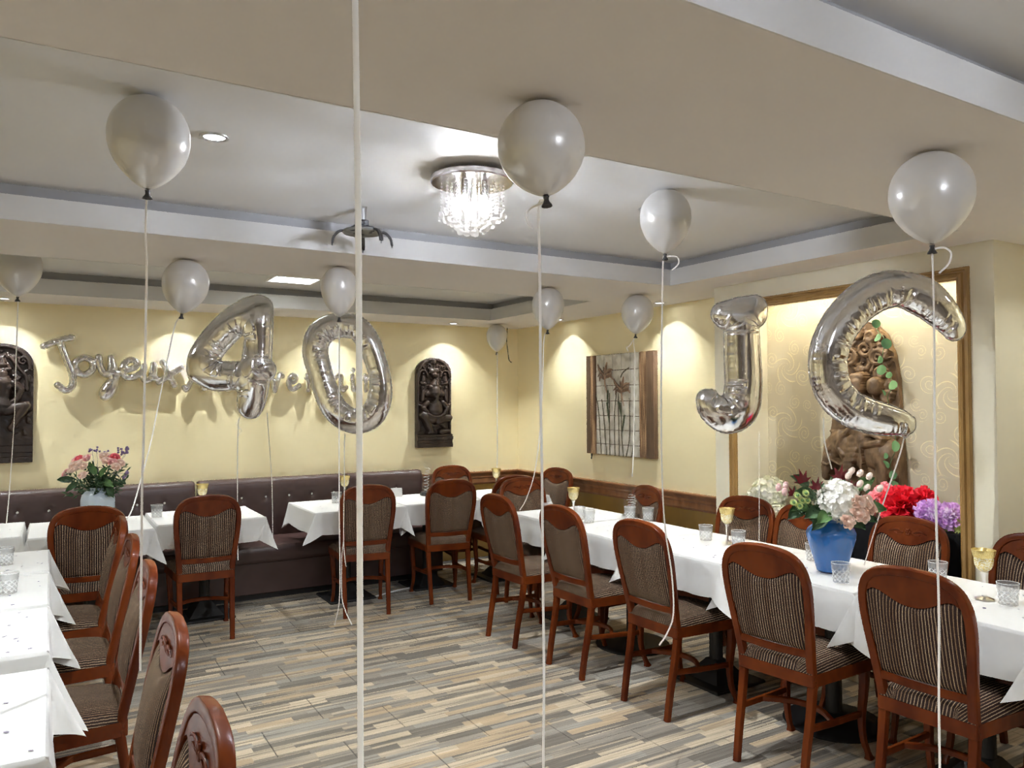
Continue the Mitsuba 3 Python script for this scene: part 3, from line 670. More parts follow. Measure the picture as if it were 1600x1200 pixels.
# ------------------------------------------------------------------ wall pieces: two dark carved plaques, the iris picture
def arch_poly(w, h, rise):
    a = np.linspace(0, PI, 30)
    return sg.Polygon([(-w / 2, 0), (w / 2, 0)] + [(w / 2 * math.cos(t), h - rise + rise * math.sin(t) ** .9) for t in a]).buffer(0)
def elephant_relief():
    W, H = .385, .885
    rng = np.random.default_rng(5); pr = []
    b = .030
    # border arch with two small side shrines and foliage
    pr += chain([(.175 * math.cos(t), .70 + .17 * math.sin(t)) for t in np.linspace(0, PI, 24)], .013, b + .006, 1)
    for s in (-1, 1):
        pr += chain([(s * .175, .13), (s * .175, .70)], .012, b + .004)
        pr += chain([(s * (.12 + .045 * math.cos(t)), .70 + .06 * math.sin(t)) for t in np.linspace(0, PI, 14)], .009, b + .012)
        pr += [(s * .12, .66, s * .12, .70, .022, .016, b + .006, 1), (s * .12, .725, s * .12, .725, .014, .014, b + .012, 1), (s * .10, .63, s * .14, .635, .018, .016, b + .006, 1)]
        pr += scroll(s * .05, .80, .03, 1.6, .009, b + .008, s=s) + scroll(s * .10, .795, .022, 1.4, .008, b + .008, a0=2, s=-s)
        pr += [(s * .13, .47, s * .12, .56, .022, .018, b + .005, 1), (s * .13, .585, s * .13, .59, .016, .016, b + .01, 1), (s * .115, .40, s * .165, .42, .014, .012, b + .012, 1)]
    pr += [(0, .845, 0, .865, .022, .018, b + .006, 1), (-.03, .75, .03, .76, .03, .024, b + .004, 1), (0, .72, 0, .74, .03, .02, b + .01, 1)]
    # seated figure
    pr += [(-.05, .595, .05, .595, .022, .022, b + .03, 1), (0, .62, 0, .665, .045, .02, b + .02, 1)]              # crown
    pr += [(0, .54, 0, .56, .055, .05, b + .03, 1), (-.075, .53, -.06, .55, .034, .03, b + .012, 1), (.075, .53, .06, .55, .034, .03, b + .012, 1)]   # head, ears
    pr += chain([(0, .53), (.005, .48), (-.01, .43), (-.035, .405), (-.05, .425)], [.026, .022, .018, .014, .012], b + .055)                        # trunk
    pr += [(0, .37, 0, .40, .082, .075, b + .02, .8), (-.085, .44, -.13, .39, .026, .022, b + .03, 1), (.085, .44, .13, .39, .026, .022, b + .03, 1),
           (-.13, .39, -.09, .35, .022, .018, b + .04, 1), (.13, .39, .10, .34, .022, .018, b + .04, 1)]
    pr += [(-.03, .28, -.13, .32, .045, .038, b + .035, 1), (-.12, .31, -.05, .16, .036, .024, b + .045, 1), (-.05, .16, -.075, .145, .022, .016, b + .04, 1),
           (.03, .28, .15, .29, .045, .034, b + .035, 1), (.15, .29, .02, .245, .028, .02, b + .045, 1)]
    pr += chain([(-.09, .33), (-.04, .305), (.03, .305), (.09, .33)], .010, b + .075)
    pr += chain([(-.07, .24), (-.01, .21), (.06, .235), (.10, .20)], .014, b + .03)
    pr += [(.07, .155, .15, .16, .03, .02, b + .02, 1), (-.165, .17, -.165, .26, .016, .016, b + .01, 1)]
    for _ in range(46):
        x, z = rng.uniform(-.17, .17), rng.uniform(.15, .86); r = rng.uniform(.008, .016); a = rng.uniform(0, PI)
        pr.append((x, z, x + .02 * math.cos(a), z + .02 * math.sin(a), r, r * .7, b - .004, 1))
    # plinth
    def f(Pn):
        base = np.full(len(Pn), b - .006) + .008 * (meshkit.fbm(np.c_[Pn * 45, np.zeros(len(Pn))], 3) - .5)
        z = relief_max(Pn, pr, base)
        st = np.where(Pn[:, 1] < .045, .066, np.where(Pn[:, 1] < .075, .054, np.where(Pn[:, 1] < .105, .072, np.where(Pn[:, 1] < .13, .058, 0))))
        st = st + np.where((Pn[:, 1] > .075) & (Pn[:, 1] < .105), .005 * np.abs(np.sin(Pn[:, 0] * 150)), 0)
        return np.maximum(z, st)
    return plate(arch_poly(W, H, .15), .0058, f), W, H
PLQ, PW, PH = elephant_relief()
def dancer_relief():
    rng = np.random.default_rng(9); b = .030; pr = []
    pr += chain([(.178 * math.cos(t), .71 + .17 * math.sin(t)) for t in np.linspace(0, PI, 24)], .012, b + .006)
    pr += [(0, .74, 0, .78, .03, .014, b + .02, 1), (-.045, .705, .045, .705, .014, .014, b + .03, 1), (0, .655, 0, .67, .04, .038, b + .035, 1)]
    pr += [(0, .54, 0, .60, .062, .07, b + .02, 1), (-.035, .57, -.035, .57, .032, .032, b + .045, 1), (.035, .57, .035, .57, .032, .032, b + .045, 1), (0, .44, 0, .50, .07, .052, b + .02, 1)]
    pr += chain([(.07, .60), (.12, .55), (.10, .48), (.06, .46)], [.024, .022, .02, .018], b + .04) + chain([(-.07, .60), (-.13, .62), (-.15, .70)], [.024, .022, .018], b + .035)
    pr += [(.03, .40, .15, .43, .045, .034, b + .03, 1), (.15, .43, .06, .26, .034, .022, b + .04, 1), (-.03, .40, -.10, .30, .046, .036, b + .03, 1), (-.10, .30, -.06, .18, .034, .02, b + .035, 1)]
    pr += chain([(.05, .80), (.10, .72), (.15, .66), (.16, .55)], .012, b + .01) + scroll(.13, .77, .035, 1.5, .010, b + .01) + scroll(-.12, .78, .035, 1.5, .010, b + .01, s=-1)
    for _ in range(60):
        x, z = rng.uniform(-.175, .175), rng.uniform(.15, .86); r = rng.uniform(.010, .020); a = rng.uniform(0, PI)
        pr.append((x, z, x + .03 * math.cos(a), z + .03 * math.sin(a), r, r * .6, b - .004, 1))
    def f(Pn):
        base = np.full(len(Pn), b - .006) + .008 * (meshkit.fbm(np.c_[Pn * 45, np.ones(len(Pn))], 3) - .5)
        z = relief_max(Pn, pr, base)
        st = np.where(Pn[:, 1] < .045, .062, np.where(Pn[:, 1] < .075, .05, np.where(Pn[:, 1] < .13, .066, 0)))
        return np.maximum(z, st + np.where((Pn[:, 1] > .02) & (Pn[:, 1] < .045), .006 * np.abs(np.sin(Pn[:, 0] * 160)), 0))
    return plate(arch_poly(.40, .90, .17), .0066, f)
add('carved_plaque', basis(PLQ, (3.262, YB - .001, 1.14), (1, 0, 0), (0, 0, 1), (0, -1, 0)), DARKCARVE, 40)
lab('carved_plaque', 'dark carved wooden wall plaque with a seated elephant-headed figure', 'wall carving')
add('carved_plaque_001', basis(dancer_relief(), (-.31, YB - .001, 1.14), (1, 0, 0), (0, 0, 1), (0, -1, 0)), DARKCARVE, 40)
lab('carved_plaque_001', 'dark carved wooden wall plaque with a crowned figure, cut by the left edge', 'wall carving')

# iris picture: local (a, z): a runs from the far (left) edge to the near (right) edge
AY0, AZ0, AW, AH = 5.675, 1.115, .918, .886
def art(mesh, o=0.0): return basis(mesh, (XR - o, AY0, AZ0), (0, -1, 0), (0, 0, 1), (-1, 0, 0))
def abox(a0, a1, z0, z1, d0, d1, c=.0): return art(box(a0, a1, z0, z1, d0, d1, c))
K = 'iris_picture'
add(K + '__backing', abox(0, AW, 0, AH, .004, .030), ARTDARK)
add(K + '__side_board', abox(0, .058, 0, AH, .030, .046, .002), ARTDARK); add(K + '__side_board_001', abox(.058, .130, 0, AH, .030, .044, .002), ARTWOOD)
add(K + '__side_board_002', abox(AW - .185, AW - .095, 0, AH, .030, .044, .002), ARTWOOD); add(K + '__side_board_003', abox(AW - .095, AW, 0, AH, .030, .048, .002), ARTDARK)
ta = np.linspace(.132, AW - .187, 6); tz = [0, .095, .22, .345, .475, .61, .745, AH]
for i in range(5):
    for j in range(7):
        add(numbered(K + '__tile'), abox(ta[i] + .0025, ta[i + 1] - .0025, tz[j] + .0025, tz[j + 1] - .0025, .030, .036, .001), TILEART, False)
def pic(x, y):   # photo-crop coordinates of the picture -> local (a, z)
    l, r = 46, 716; a = (x - l) / (r - l); a = a / (1 + .20 * (1 - a)) * 1.0
    top = 108 - 62 * (x - l) / (r - l); bot = 1062 + 52 * (x - l) / (r - l)
    return a * AW, (bot - y) / (bot - top) * AH
def blade(pts, w0, w1, name, m, d=.037, h=.004):
    q = curve([pic(*p) for p in pts], 16); t = np.linspace(0, 1, len(q))
    wd = np.interp(t, [0, .5, 1], [w0, max(w0, w1), w1])
    g = stroke_poly(q, wd / 2)
    me = extrude(g, h); me.apply_translation((0, 0, d)); add(numbered(K + '__' + name), art(me), m)
for pts in ([(148, 455), (190, 650), (218, 1070)], [(228, 530), (255, 760), (278, 1078)], [(316, 470), (312, 760), (315, 1080)], [(388, 450), (366, 700), (368, 1085)], [(405, 470), (408, 800), (410, 1090)],
            [(436, 480), (436, 860), (452, 1092)], [(510, 520), (508, 900), (478, 1095)], [(553, 640), (552, 880), (528, 1098)], [(510, 212), (455, 260), (430, 310)]):
    blade(pts, .006, .009, 'stem', ARTSTEM, .0365, .003)
for pts in ([(300, 450), (296, 520), (302, 570)], [(290, 570), (300, 660), (314, 770)], [(422, 570), (430, 650), (436, 700)], [(466, 690), (456, 770), (440, 860)], [(408, 560), (416, 590), (425, 640)]):
    blade(pts, .018, .006, 'leaf', ARTLEAF, .039, .004)
def iris(cx, cy, s):
    for dx0, dy0, dx1, dy1, dx2, dy2, w in ((0, 30, -35, -20, -80, 20, .020), (-10, 10, -60, -50, -78, -95, .024), (0, 0, -8, -50, -12, -75, .014), (5, 0, 14, -60, 22, -120, .022), (10, 0, 45, -40, 78, -52, .026), (12, 20, 50, 0, 85, 45, .022),
                                   (-5, 40, -50, 20, -60, 65, .016), (0, 20, 3, 90, 24, 180, .012), (6, 30, 60, 10, 70, -30, .018)):
        blade([(cx + dx0 * s, cy + dy0 * s), (cx + dx1 * s, cy + dy1 * s), (cx + dx2 * s, cy + dy2 * s)], w * 1.3, w * .45, 'petal', ARTBROWN if dx2 < 0 else ARTPALE, .0405, .005)
        if w > .017: blade([(cx + dx0 * s + 3, cy + dy0 * s), (cx + dx1 * s + 5, cy + dy1 * s + 3), (cx + (dx1 + dx2) * .5 * s + 5, cy + (dy1 + dy2) * .5 * s + 4)], w * .35, w * .2, 'petal', ARTPALE if dx2 < 0 else ARTBROWN, .0455, .002)
iris(268, 285, 1.0); iris(440, 420, .95)
lab(K, 'tiled silver picture of two brown irises between dark wood side boards on right wall', 'wall picture')
labels[K + '__petal'] = {'label': 'brown iris petal'}; labels[K + '__tile'] = {'label': 'square silvery tile'}
add('wall_hook__plate', art(box(.030, .042, -.03, .0, .01, .022, .003)), BLACK); add('wall_hook__tip', art(moved(blob((0, 0, 0), (.006, .014, .006), 2), (.036, -.04, .018))), BLACK)
lab('wall_hook', 'small black clip hanging below the left corner of the iris picture', 'hook')

# ------------------------------------------------------------------ niche: statue, garland, draped console
def horse_relief():
    b = .032; rng = np.random.default_rng(3); pr = []
    # x: 0 = middle, negative = far (left in the photo); z from the base
    H = 1.15
    bp = sg.Polygon([(-.20, 0), (.235, 0), (.235, .30), (.22, .55), (.21, .80), (.185, .95), (.14, 1.06), (.08, 1.12), (.02, 1.145), (-.05, 1.12), (-.12, 1.04), (-.18, .90), (-.20, .70), (-.235, .42), (-.27, .36), (-.25, .22), (-.21, .18)]).buffer(.006)
    # horse: rump at right, neck arched down to the left
    pr += [(.02, .36, .15, .37, .085, .10, b + .02, .75), (-.06, .38, .03, .36, .095, .085, b + .02, .75)]
    pr += chain([(-.06, .40), (-.13, .44), (-.19, .40), (-.21, .34)], [.085, .075, .06, .05], b + .035, .8)
    pr += chain([(-.205, .33), (-.225, .27), (-.235, .215)], [.045, .036, .026], b + .05, .9) + [(-.19, .385, -.175, .415, .014, .006, b + .085, 1)]
    pr += chain([(.16, .33), (.135, .22), (.165, .14), (.15, .05)], [.065, .042, .026, .024], b + .03, .9) + chain([(.06, .30), (.075, .20), (.04, .13), (.06, .04)], [.05, .034, .024, .022], b + .015, .9)
    pr += chain([(-.05, .31), (-.10, .22), (-.05, .15), (-.07, .05)], [.05, .03, .022, .02], b + .025, .9)
    pr += chain([(.20, .42), (.225, .34), (.215, .24), (.225, .18)], [.03, .034, .03, .026], b + .03, .9) + [(.222, .19, .222, .17, .032, .03, b + .03, 1)]
    # rider's leg with ringed sleeve, saddle cloth, harness
    for i in range(7):
        t = i / 6; x, z = -.005 - .075 * t ** 1.4, .46 - .20 * t
        pr.append((x - .022, z - .004, x + .022, z + .004, .024 - .004 * t, .024 - .004 * t, b + .09 - .01 * t, .8))
    pr += [(.03, .42, .15, .44, .022, .022, b + .085, 1)] + chain([(.035, .41), (.045, .33), (.04, .28)], .010, b + .10) + chain([(.03, .47), (.10, .485), (.17, .46)], .013, b + .09)
    pr += chain([(-.03, .52), (-.09, .47), (-.12, .40), (-.08, .36)], .016, b + .09) + chain([(-.23, .30), (-.20, .29), (-.18, .30)], .007, b + .09) + chain([(-.18, .33), (-.11, .30), (-.03, .33)], .009, b + .09)
    # rider's torso and head
    pr += chain([(.02, .46), (.01, .58), (0, .66)], [.075, .066, .07], b + .05, .8) + [(0, .75, 0, .78, .042, .04, b + .07, 1), (-.02, .81, .02, .82, .038, .03, b + .06, 1)]
    pr += chain([(.06, .66), (.12, .60), (.09, .52)], [.03, .026, .022], b + .06) + chain([(-.06, .66), (-.13, .66), (-.16, .74)], [.03, .026, .022], b + .06)
    pr += [(.10, .755, .10, .775, .044, .044, b + .05, .9)]
    for cx, cz, R, s in ((.10, .93, .05, 1), (.02, .99, .055, -1), (-.08, .95, .05, 1), (.12, .84, .035, -1), (.155, .70, .035, 1), (-.12, .85, .04, -1), (-.16, .66, .035, 1), (.17, .60, .03, -1), (.05, 1.06, .035, 1), (-.03, 1.08, .03, -1)):
        pr += scroll(cx, cz, R, 1.7, .015, b + .02, a0=rng.uniform(0, 6), s=s)
    for _ in range(120):
        x, z = rng.uniform(-.19, .20), rng.uniform(.45, 1.08); a = rng.uniform(0, PI); r = rng.uniform(.010, .02)
        pr.append((x, z, x + .045 * math.cos(a), z + .045 * math.sin(a), r, r * .5, b + rng.uniform(-.002, .018), 1))
    def f(Pn):
        base = np.full(len(Pn), b) + .008 * (meshkit.fbm(np.c_[Pn * 40, np.zeros(len(Pn))], 3) - .5)
        z = relief_max(Pn, pr, base)
        return z * (1 + .03 * (meshkit.fbm(np.c_[Pn * 120, np.zeros(len(Pn))], 2) - .5)) + np.where(Pn[:, 1] < .03, .05, 0)
    return plate(bp, .0062, f)
add('carved_horse_rider', basis(horse_relief(), (4.192, 2.835, .902), (0, -1, 0), (0, 0, 1), (-1, 0, 0)), LIGHTCARVE, 40)
lab('carved_horse_rider', 'tall brown wooden carving of a horse with rider, standing in the lit niche', 'carving')
dr0 = sg.box(3.925, 2.15, 4.190, 3.19)
def drape(x0, x1, y0, y1, z0, z1, seed):
    rows = []; base = sg.box(x0, y0, x1, y1).buffer(-.02).buffer(.02); ring = base.exterior; N = 160
    pts = np.array([ring.interpolate(i / N, normalized=True).coords[0] for i in range(N)]); c = np.array([(x0 + x1) / 2, (y0 + y1) / 2])
    s = np.arange(N) / N * ring.length
    for k, t in enumerate([0, .02, .06, .2, .4, .6, .8, 1]):
        w = (np.sin(s * 34 + 1.5 * np.sin(s * 7)) * .5 + .5) * .014 * min(1, t * 2.5)
        dv = pts - c; dv /= np.linalg.norm(dv, axis=1, keepdims=True)
        q = pts - dv * (.016 * (1 - min(1, t * 12)) + w)[:, None]
        rows.append(np.c_[q, np.full(N, z1 - t * (z1 - z0) - (0 if k else 0) + (0.0 if t > .01 else 0.006))])
    V = np.array(rows); K_ = len(rows); f = []
    for i in range(K_ - 1):
        for j in range(N):
            l = (j + 1) % N; f += [(i * N + j, (i + 1) * N + j, (i + 1) * N + l), (i * N + j, (i + 1) * N + l, i * N + l)]
    v = np.vstack([V.reshape(-1, 3), [[*c, z1 + .006]]]); f += [(len(v) - 1, j, (j + 1) % N) for j in range(N)]
    return tm(v, f)
add('console_table__cloth', drape(3.925, 4.190, 2.15, 3.19, .302, .896, 1), BLACKCLOTH, 40); add('console_table__top', box(3.95, 4.185, 2.18, 3.16, .86, .885), BLACKRUB)
for a in (3.965, 4.17):
    for b in (2.2, 3.14): add(numbered('console_table__leg'), box(a - .012, a + .012, b - .012, b + .012, .30, .86), BLACKRUB)
lab('console_table', 'narrow console draped in black cloth inside the niche', 'console table')
# round-leaf garland along the statue
gp = curve([(4.10, 2.74, 2.05), (4.085, 2.69, 1.98), (4.08, 2.65, 1.93), (4.08, 2.665, 1.80), (4.08, 2.62, 1.72), (4.08, 2.60, 1.66), (4.08, 2.635, 1.60), (4.09, 2.61, 1.45), (4.08, 2.59, 1.32), (4.08, 2.625, 1.22), (4.08, 2.60, 1.14), (4.07, 2.575, 1.06)], 60)
add('leaf_garland__vine', tube(gp, .0022, 5), STEM)
def round_leaf(r):
    a = np.linspace(0, 2 * PI, 15)[:-1]; v = [(0, 0, .004)] + [(r * math.cos(t), r * 1.12 * math.sin(t), -.004 * math.cos(2 * t)) for t in a]
    return tm(v, [(0, i + 1, (i + 1) % 14 + 1) for i in range(14)])
rng = np.random.default_rng(4)
for y, z, r in ((2.687, 2.025, .024), (2.68, 1.943, .022), (2.626, 1.906, .028), (2.666, 1.817, .020), (2.659, 1.758, .026), (2.613, 1.727, .017), (2.591, 1.669, .025), (2.646, 1.63, .018), (2.581, 1.327, .028), (2.637, 1.223, .022), (2.599, 1.164, .022), (2.593, 1.107, .024), (2.64, 1.27, .016), (2.61, 1.52, .02), (2.57, 1.06, .022)):
    l = round_leaf(r); l.apply_transform(trimesh.transformations.euler_matrix(PI / 2 + rng.uniform(-.5, .5), rng.uniform(-.6, .6), -PI / 2 + rng.uniform(-.7, .4)))
    l.apply_translation((4.062, y, z)); add(numbered('leaf_garland__leaf'), l, EUCA, True)
lab('leaf_garland', 'trailing green garland of round leaves down the right side of the horse carving', 'garland')

# ------------------------------------------------------------------ flowers
def petal_mesh(L, W, cup, nl=4, nw=4, tip=.75, ruffle=0.0, ph=0.0):
    """a petal along +y from the origin, curving up (+z) by cup."""
    u = np.linspace(0, 1, nl + 1); w = np.linspace(-1, 1, nw + 1); V = []
    for a in u:
        wd = W / 2 * (math.sin(PI * min(1, a * tip + .08)) ** .7)
        for b in w: V.append((b * wd, a * L, cup * L * a * a + .25 * W * b * b * (.3 + a) + ruffle * math.sin(3 * PI * b + ph) * a))
    k = nw + 1; f = []
    for i in range(nl):
        for j in range(nw): f += [(i * k + j, i * k + j + 1, (i + 1) * k + j + 1), (i * k + j, (i + 1) * k + j + 1, (i + 1) * k + j)]
    return tm(V, f)
def rot_to(d, spin=0.0):
    d = np.array(d, float); d /= np.linalg.norm(d); a = np.array([0, 0, 1.0]); v = np.cross(a, d); s = np.linalg.norm(v)
    R = np.eye(4) if s < 1e-6 else trimesh.transformations.rotation_matrix(math.atan2(s, a @ d), v)
    return R @ trimesh.transformations.rotation_matrix(spin, [0, 0, 1])
def at(m, R, o): m = m.copy(); m.apply_transform(R); m.apply_translation(o); return m
def make_rose(R, seed=0):
    rng = np.random.default_rng(seed); ms = [blob((0, 0, R * .45), (R * .30, R * .30, R * .5), 2)]
    for n, rad, lean, L in ((3, .22, .05, .95), (4, .34, .18, 1.0), (5, .46, .38, 1.0), (6, .55, .70, .95)):
        for i in range(n):
            p = petal_mesh(R * L, R * 1.15, .0, 4, 4, .62)
            v = p.vertices; v[:, 2] += .35 * R * (v[:, 0] / (R * .6)) ** 2
            top = np.clip(v[:, 1] / (R * L), 0, 1); v[:, 2] -= .30 * R * np.clip(top - .7, 0, 1) * (1 + lean)
            p.vertices = v
            M = trimesh.transformations.rotation_matrix(PI / 2 - lean, [1, 0, 0]); p.apply_transform(M); p.apply_translation((0, R * rad * .9, 0))
            p.apply_transform(trimesh.transformations.rotation_matrix(i * 2 * PI / n + rng.uniform(-.3, .3) + n, [0, 0, 1])); ms.append(p)
    return cat(ms)
def make_bud(R):
    m = lathe([(.0001, 0), (R * .5, R * .25), (R * .72, R * .8), (R * .62, R * 1.4), (R * .30, R * 1.85), (.0001, R * 1.95)], 12)
    return cat([m] + [at(petal_mesh(R * 1.7, R * 1.1, .15), trimesh.transformations.rotation_matrix(a, [0, 0, 1]) @ trimesh.transformations.rotation_matrix(PI / 2 - .12, [1, 0, 0]), (R * .5 * -math.sin(a), R * .5 * math.cos(a), R * .1)) for a in (0, 2.1, 4.2)])
def fib(n):
    i = np.arange(n) + .5; ph = np.arccos(1 - 2 * i / n); th = PI * (1 + 5 ** .5) * i
    return np.c_[np.cos(th) * np.sin(ph), np.sin(th) * np.sin(ph), np.cos(ph)]
def make_hydrangea(R, n=120, seed=0):
    rng = np.random.default_rng(seed); ms = []
    fl = []
    for k in range(4):
        p = petal_mesh(R * .17, R * .19, .1, 2, 2, .62); fl.append(at(p, trimesh.transformations.rotation_matrix(k * PI / 2, [0, 0, 1]), (0, 0, 0)))
    fl = cat(fl)
    for d in fib(n):
        if d[2] < -.75: continue
        d = d + rng.normal(0, .09, 3); d /= np.linalg.norm(d)
        ms.append(at(fl, rot_to(d + rng.normal(0, .22, 3), rng.uniform(0, 6)), d * R * rng.uniform(.82, .98) * [1, 1, .88]))
    ms.append(blob((0, 0, 0), (R * .78, R * .78, R * .68), 2))
    return cat(ms)
def make_pompon(R, n=90, seed=0, frill=True, flat=.8):
    rng = np.random.default_rng(seed); ms = [blob((0, 0, 0), R * .35, 1)]
    for d in fib(n):
        if d[2] < -.35: continue
        p = petal_mesh(R * rng.uniform(.75, 1.0), R * .42, .05, 3, 4, .55, R * .05 if frill else 0, rng.uniform(0, 6))
        # petal's +y along d
        M = rot_to(d, rng.uniform(0, 6)) @ trimesh.transformations.rotation_matrix(PI / 2, [1, 0, 0]); ms.append(at(p, M, d * R * .05))
    m = cat(ms); m.vertices *= [1, 1, flat]; return m
def make_daisy(R, n=26, seed=0):
    rng = np.random.default_rng(seed); ms = []
    for ring, (k, L, up) in enumerate(((n, 1.0, .15), (n, .85, .55), (n - 6, .66, .95), (n - 10, .45, 1.2))):
        for i in range(k):
            p = petal_mesh(R * L * rng.uniform(.9, 1.05), R * .24, -.15, 3, 2, .6)
            p.apply_transform(trimesh.transformations.rotation_matrix(up, [1, 0, 0])); p.apply_transform(trimesh.transformations.rotation_matrix((i + ring * .37) * 2 * PI / k, [0, 0, 1])); ms.append(p)
    return cat(ms)
def make_leaf(L, W): return petal_mesh(L, W, -.22, 6, 4, .95)
def make_maple(L):
    pts = []
    for a, r in ((-100, .25), (-75, .62), (-55, .36), (-32, .85), (-16, .45), (0, 1.0), (16, .45), (32, .85), (55, .36), (75, .62), (100, .25)):
        t = math.radians(a); pts.append((r * L * math.sin(t), r * L * math.cos(t)))
    g = sg.Polygon([(0, 0)] + pts).buffer(0); P_, D, nb, rp = triangulate(g, L * .09)
    return tm(np.c_[P_, -.25 * np.abs(P_[:, 0]) + .10 * P_[:, 1]], D)
CAMR, CAMT = np.array([.857, -.516, 0]), np.array([-.516, -.857, 0])
def sprig(o, tip, n, L, W, seed):
    """a thin stem with small leaves along it."""
    rng = np.random.default_rng(seed); o, tip = np.array(o, float), np.array(tip, float)
    mid = (o + tip) / 2 + rng.normal(0, .02, 3); pa = curve([o, mid, tip], 10); ms = []
    lf = make_leaf(L, W)
    for i in range(n):
        t = .25 + .75 * i / n; q = pa[int(t * (len(pa) - 1))]; d = tip - o; d /= np.linalg.norm(d)
        dv = d * .6 + rng.normal(0, .6, 3); M = rot_to(rng.normal(0, 1, 3)); 
        e = dv / np.linalg.norm(dv); s = np.cross(e, rng.normal(0, 1, 3)); s /= np.linalg.norm(s); M = np.eye(4); M[:3, 0], M[:3, 1], M[:3, 2] = s, e, np.cross(s, e)
        ms.append(at(lf, M, q))
    return cat(ms), tube(pa, .0015, 5)
def orient_y(e, up):
    e = np.array(e, float); e /= np.linalg.norm(e); z = np.array(up, float); z -= e * (z @ e); z /= np.linalg.norm(z)
    M = np.eye(4); M[:3, 0], M[:3, 1], M[:3, 2] = np.cross(e, z), e, z; return M
def vase(key, prof, o, m, label):
    add(key, moved(lathe(prof, 48, True), o), m, 40); lab(key, label, 'vase')
# blue vase and its bouquet
VB = np.array([3.262, 2.412, .757])
vase('flower_vase', [(.0001, 0), (.062, 0), (.068, .004), (.080, .05), (.098, .11), (.112, .16), (.114, .185), (.106, .205), (.085, .222), (.066, .232), (.060, .240), (.062, .250), (.076, .268), (.080, .272), (.078, .275), (.070, .268), (.054, .248), (.054, .236), (.09, .20), (.10, .16), (.06, .02), (.0001, .015)], VB, BLUEVASE, 'glossy cobalt blue vase on right table row')
def B(px, py, toward=0.0): return VB + CAMR * ((px - 1300) * .00313) + CAMT * toward + np.array([0, 0, (895 - py) * .00313 - .005])
BK = 'flower_bouquet'
def fl(bk, part, m, matk, o, d, sm=True, spin=0.0): add(numbered(bk + '__' + part), at(m, rot_to(d, spin), o), matk, sm)
tc = CAMT + [0, 0, .35]
fl(BK, 'hydrangea', make_hydrangea(.102, 190, 1), HYDR, B(1305, 784, .06), tc)
rs = [make_rose(.032, i) for i in range(3)]
for i, (x, y, t) in enumerate(((1303, 813, .15), (1317, 800, .16), (1318, 782, .155), (1333, 782, .13), (1340, 795, .125), (1326, 803, .14))):
    fl(BK, 'rose', rs[i % 3], ROSEP, B(x, y, t), tc + np.random.default_rng(i).normal(0, .3, 3), spin=i)
bd = make_bud(.021)
for i, (x, y, t) in enumerate(((1325, 752, .0), (1337, 763, .04), (1346, 769, .05), (1343, 748, 0), (1354, 752, .02), (1367, 770, .04), (1333, 745, -.02), (1226, 776, .02), (1219, 770, .0), (1232, 768, -.02))):
    fl(BK, 'rosebud', bd, ROSEP if i < 7 else ROSEPINK, B(x, y, t), np.array([.25, -.1, .9]) + CAMT * .35 + CAMR * ((x - 1300) * .004), spin=i)
mp = make_maple(.075)
for x, y, t, a, s in ((1256, 742, .02, -.35, 1.0), (1272, 752, .05, .15, .9), (1243, 762, .0, -.6, .7), (1317, 738, -.01, .1, 1.05), (1331, 755, .02, .5, .9), (1322, 752, .03, -.1, .7)):
    e = np.array([0, 0, 1.0]) + CAMR * a; l = mp.copy(); l.vertices *= s
    add(numbered(BK + '__maple_leaf'), at(l, orient_y(e, CAMT + CAMR * .5 * a), B(x, y + 14, t)), MAROON, True)
gm = make_daisy(.019, 14, 2)
for i, (x, y) in enumerate(((1241, 774), (1248, 782), (1235, 785), (1244, 790), (1254, 771), (1256, 782))):
    fl(BK, 'green_mum', gm, LIME, B(x, y, .06), CAMT + [0, 0, .5], spin=i); fl(BK, 'green_mum__heart' if False else 'mum_heart', blob((0, 0, 0), (.008, .008, .005), 1), LEAFM, B(x, y, .068), CAMT + [0, 0, .5])
big = make_leaf(.11, .062)
for i, (x, y, t, ax, az) in enumerate(((1290, 806, .10, -.5, -.25), (1306, 812, .12, .5, -.3), (1280, 802, .08, -.9, -.35), (1266, 796, .05, -.9, -.2), (1326, 808, .09, .8, -.3), (1272, 785, .05, -.8, .3), (1345, 800, .05, .9, -.1), (1284, 812, .09, -.6, -.45), (1256, 800, .04, -.8, -.5), (1340, 776, .0, .7, .5), (1268, 772, 0, -.7, .5))):
    e = CAMR * ax + np.array([0, 0, az]) + CAMT * .3
    add(numbered(BK + '__leaf'), at(big, orient_y(e, CAMT + [0, 0, .6]), B(x, y - 8, t - .02)), LEAFD if i % 3 else LEAFM, True)
fm, sm_ = [], []
rng = np.random.default_rng(12)
for i in range(46):
    a = rng.uniform(-1, 1); up = rng.uniform(.1, 1.0)
    tip = VB + [0, 0, .25] + CAMR * a * .235 * math.sqrt(max(.1, 1 - .5 * up * up)) + np.array([0, 0, .03 + .20 * up * (1.05 - .45 * abs(a))]) + CAMT * rng.uniform(-.06, .09)
    l, s = sprig(VB + [0, 0, .22] + CAMR * a * .03, tip, 16, .026, .010, i); fm.append(l); sm_.append(s)
add(BK + '__foliage', cat(fm), LEAFD, True); labels[BK + '__foliage'] = {'label': 'dark green sprigs', 'kind': 'stuff'}
add(BK + '__stems', cat(sm_ + [tube([VB + [0, 0, .10], VB + [0, 0, .20], VB + CAMT * .05 + [0, 0, .32]], .006)]), STEM); labels[BK + '__stems'] = {'kind': 'stuff'}
lab(BK, 'bouquet with white hydrangea, peach roses and maroon leaves in the blue vase', 'bouquet')
for k in ('hydrangea', 'rose', 'rosebud', 'maple_leaf', 'green_mum', 'leaf'):
    labels[f'{BK}__{k}'] = {'label': {'hydrangea': 'big white hydrangea head', 'rose': 'open peach rose', 'rosebud': 'pale pink rosebud', 'maple_leaf': 'maroon maple leaf', 'green_mum': 'green button flower', 'leaf': 'broad dark green leaf'}[k]}
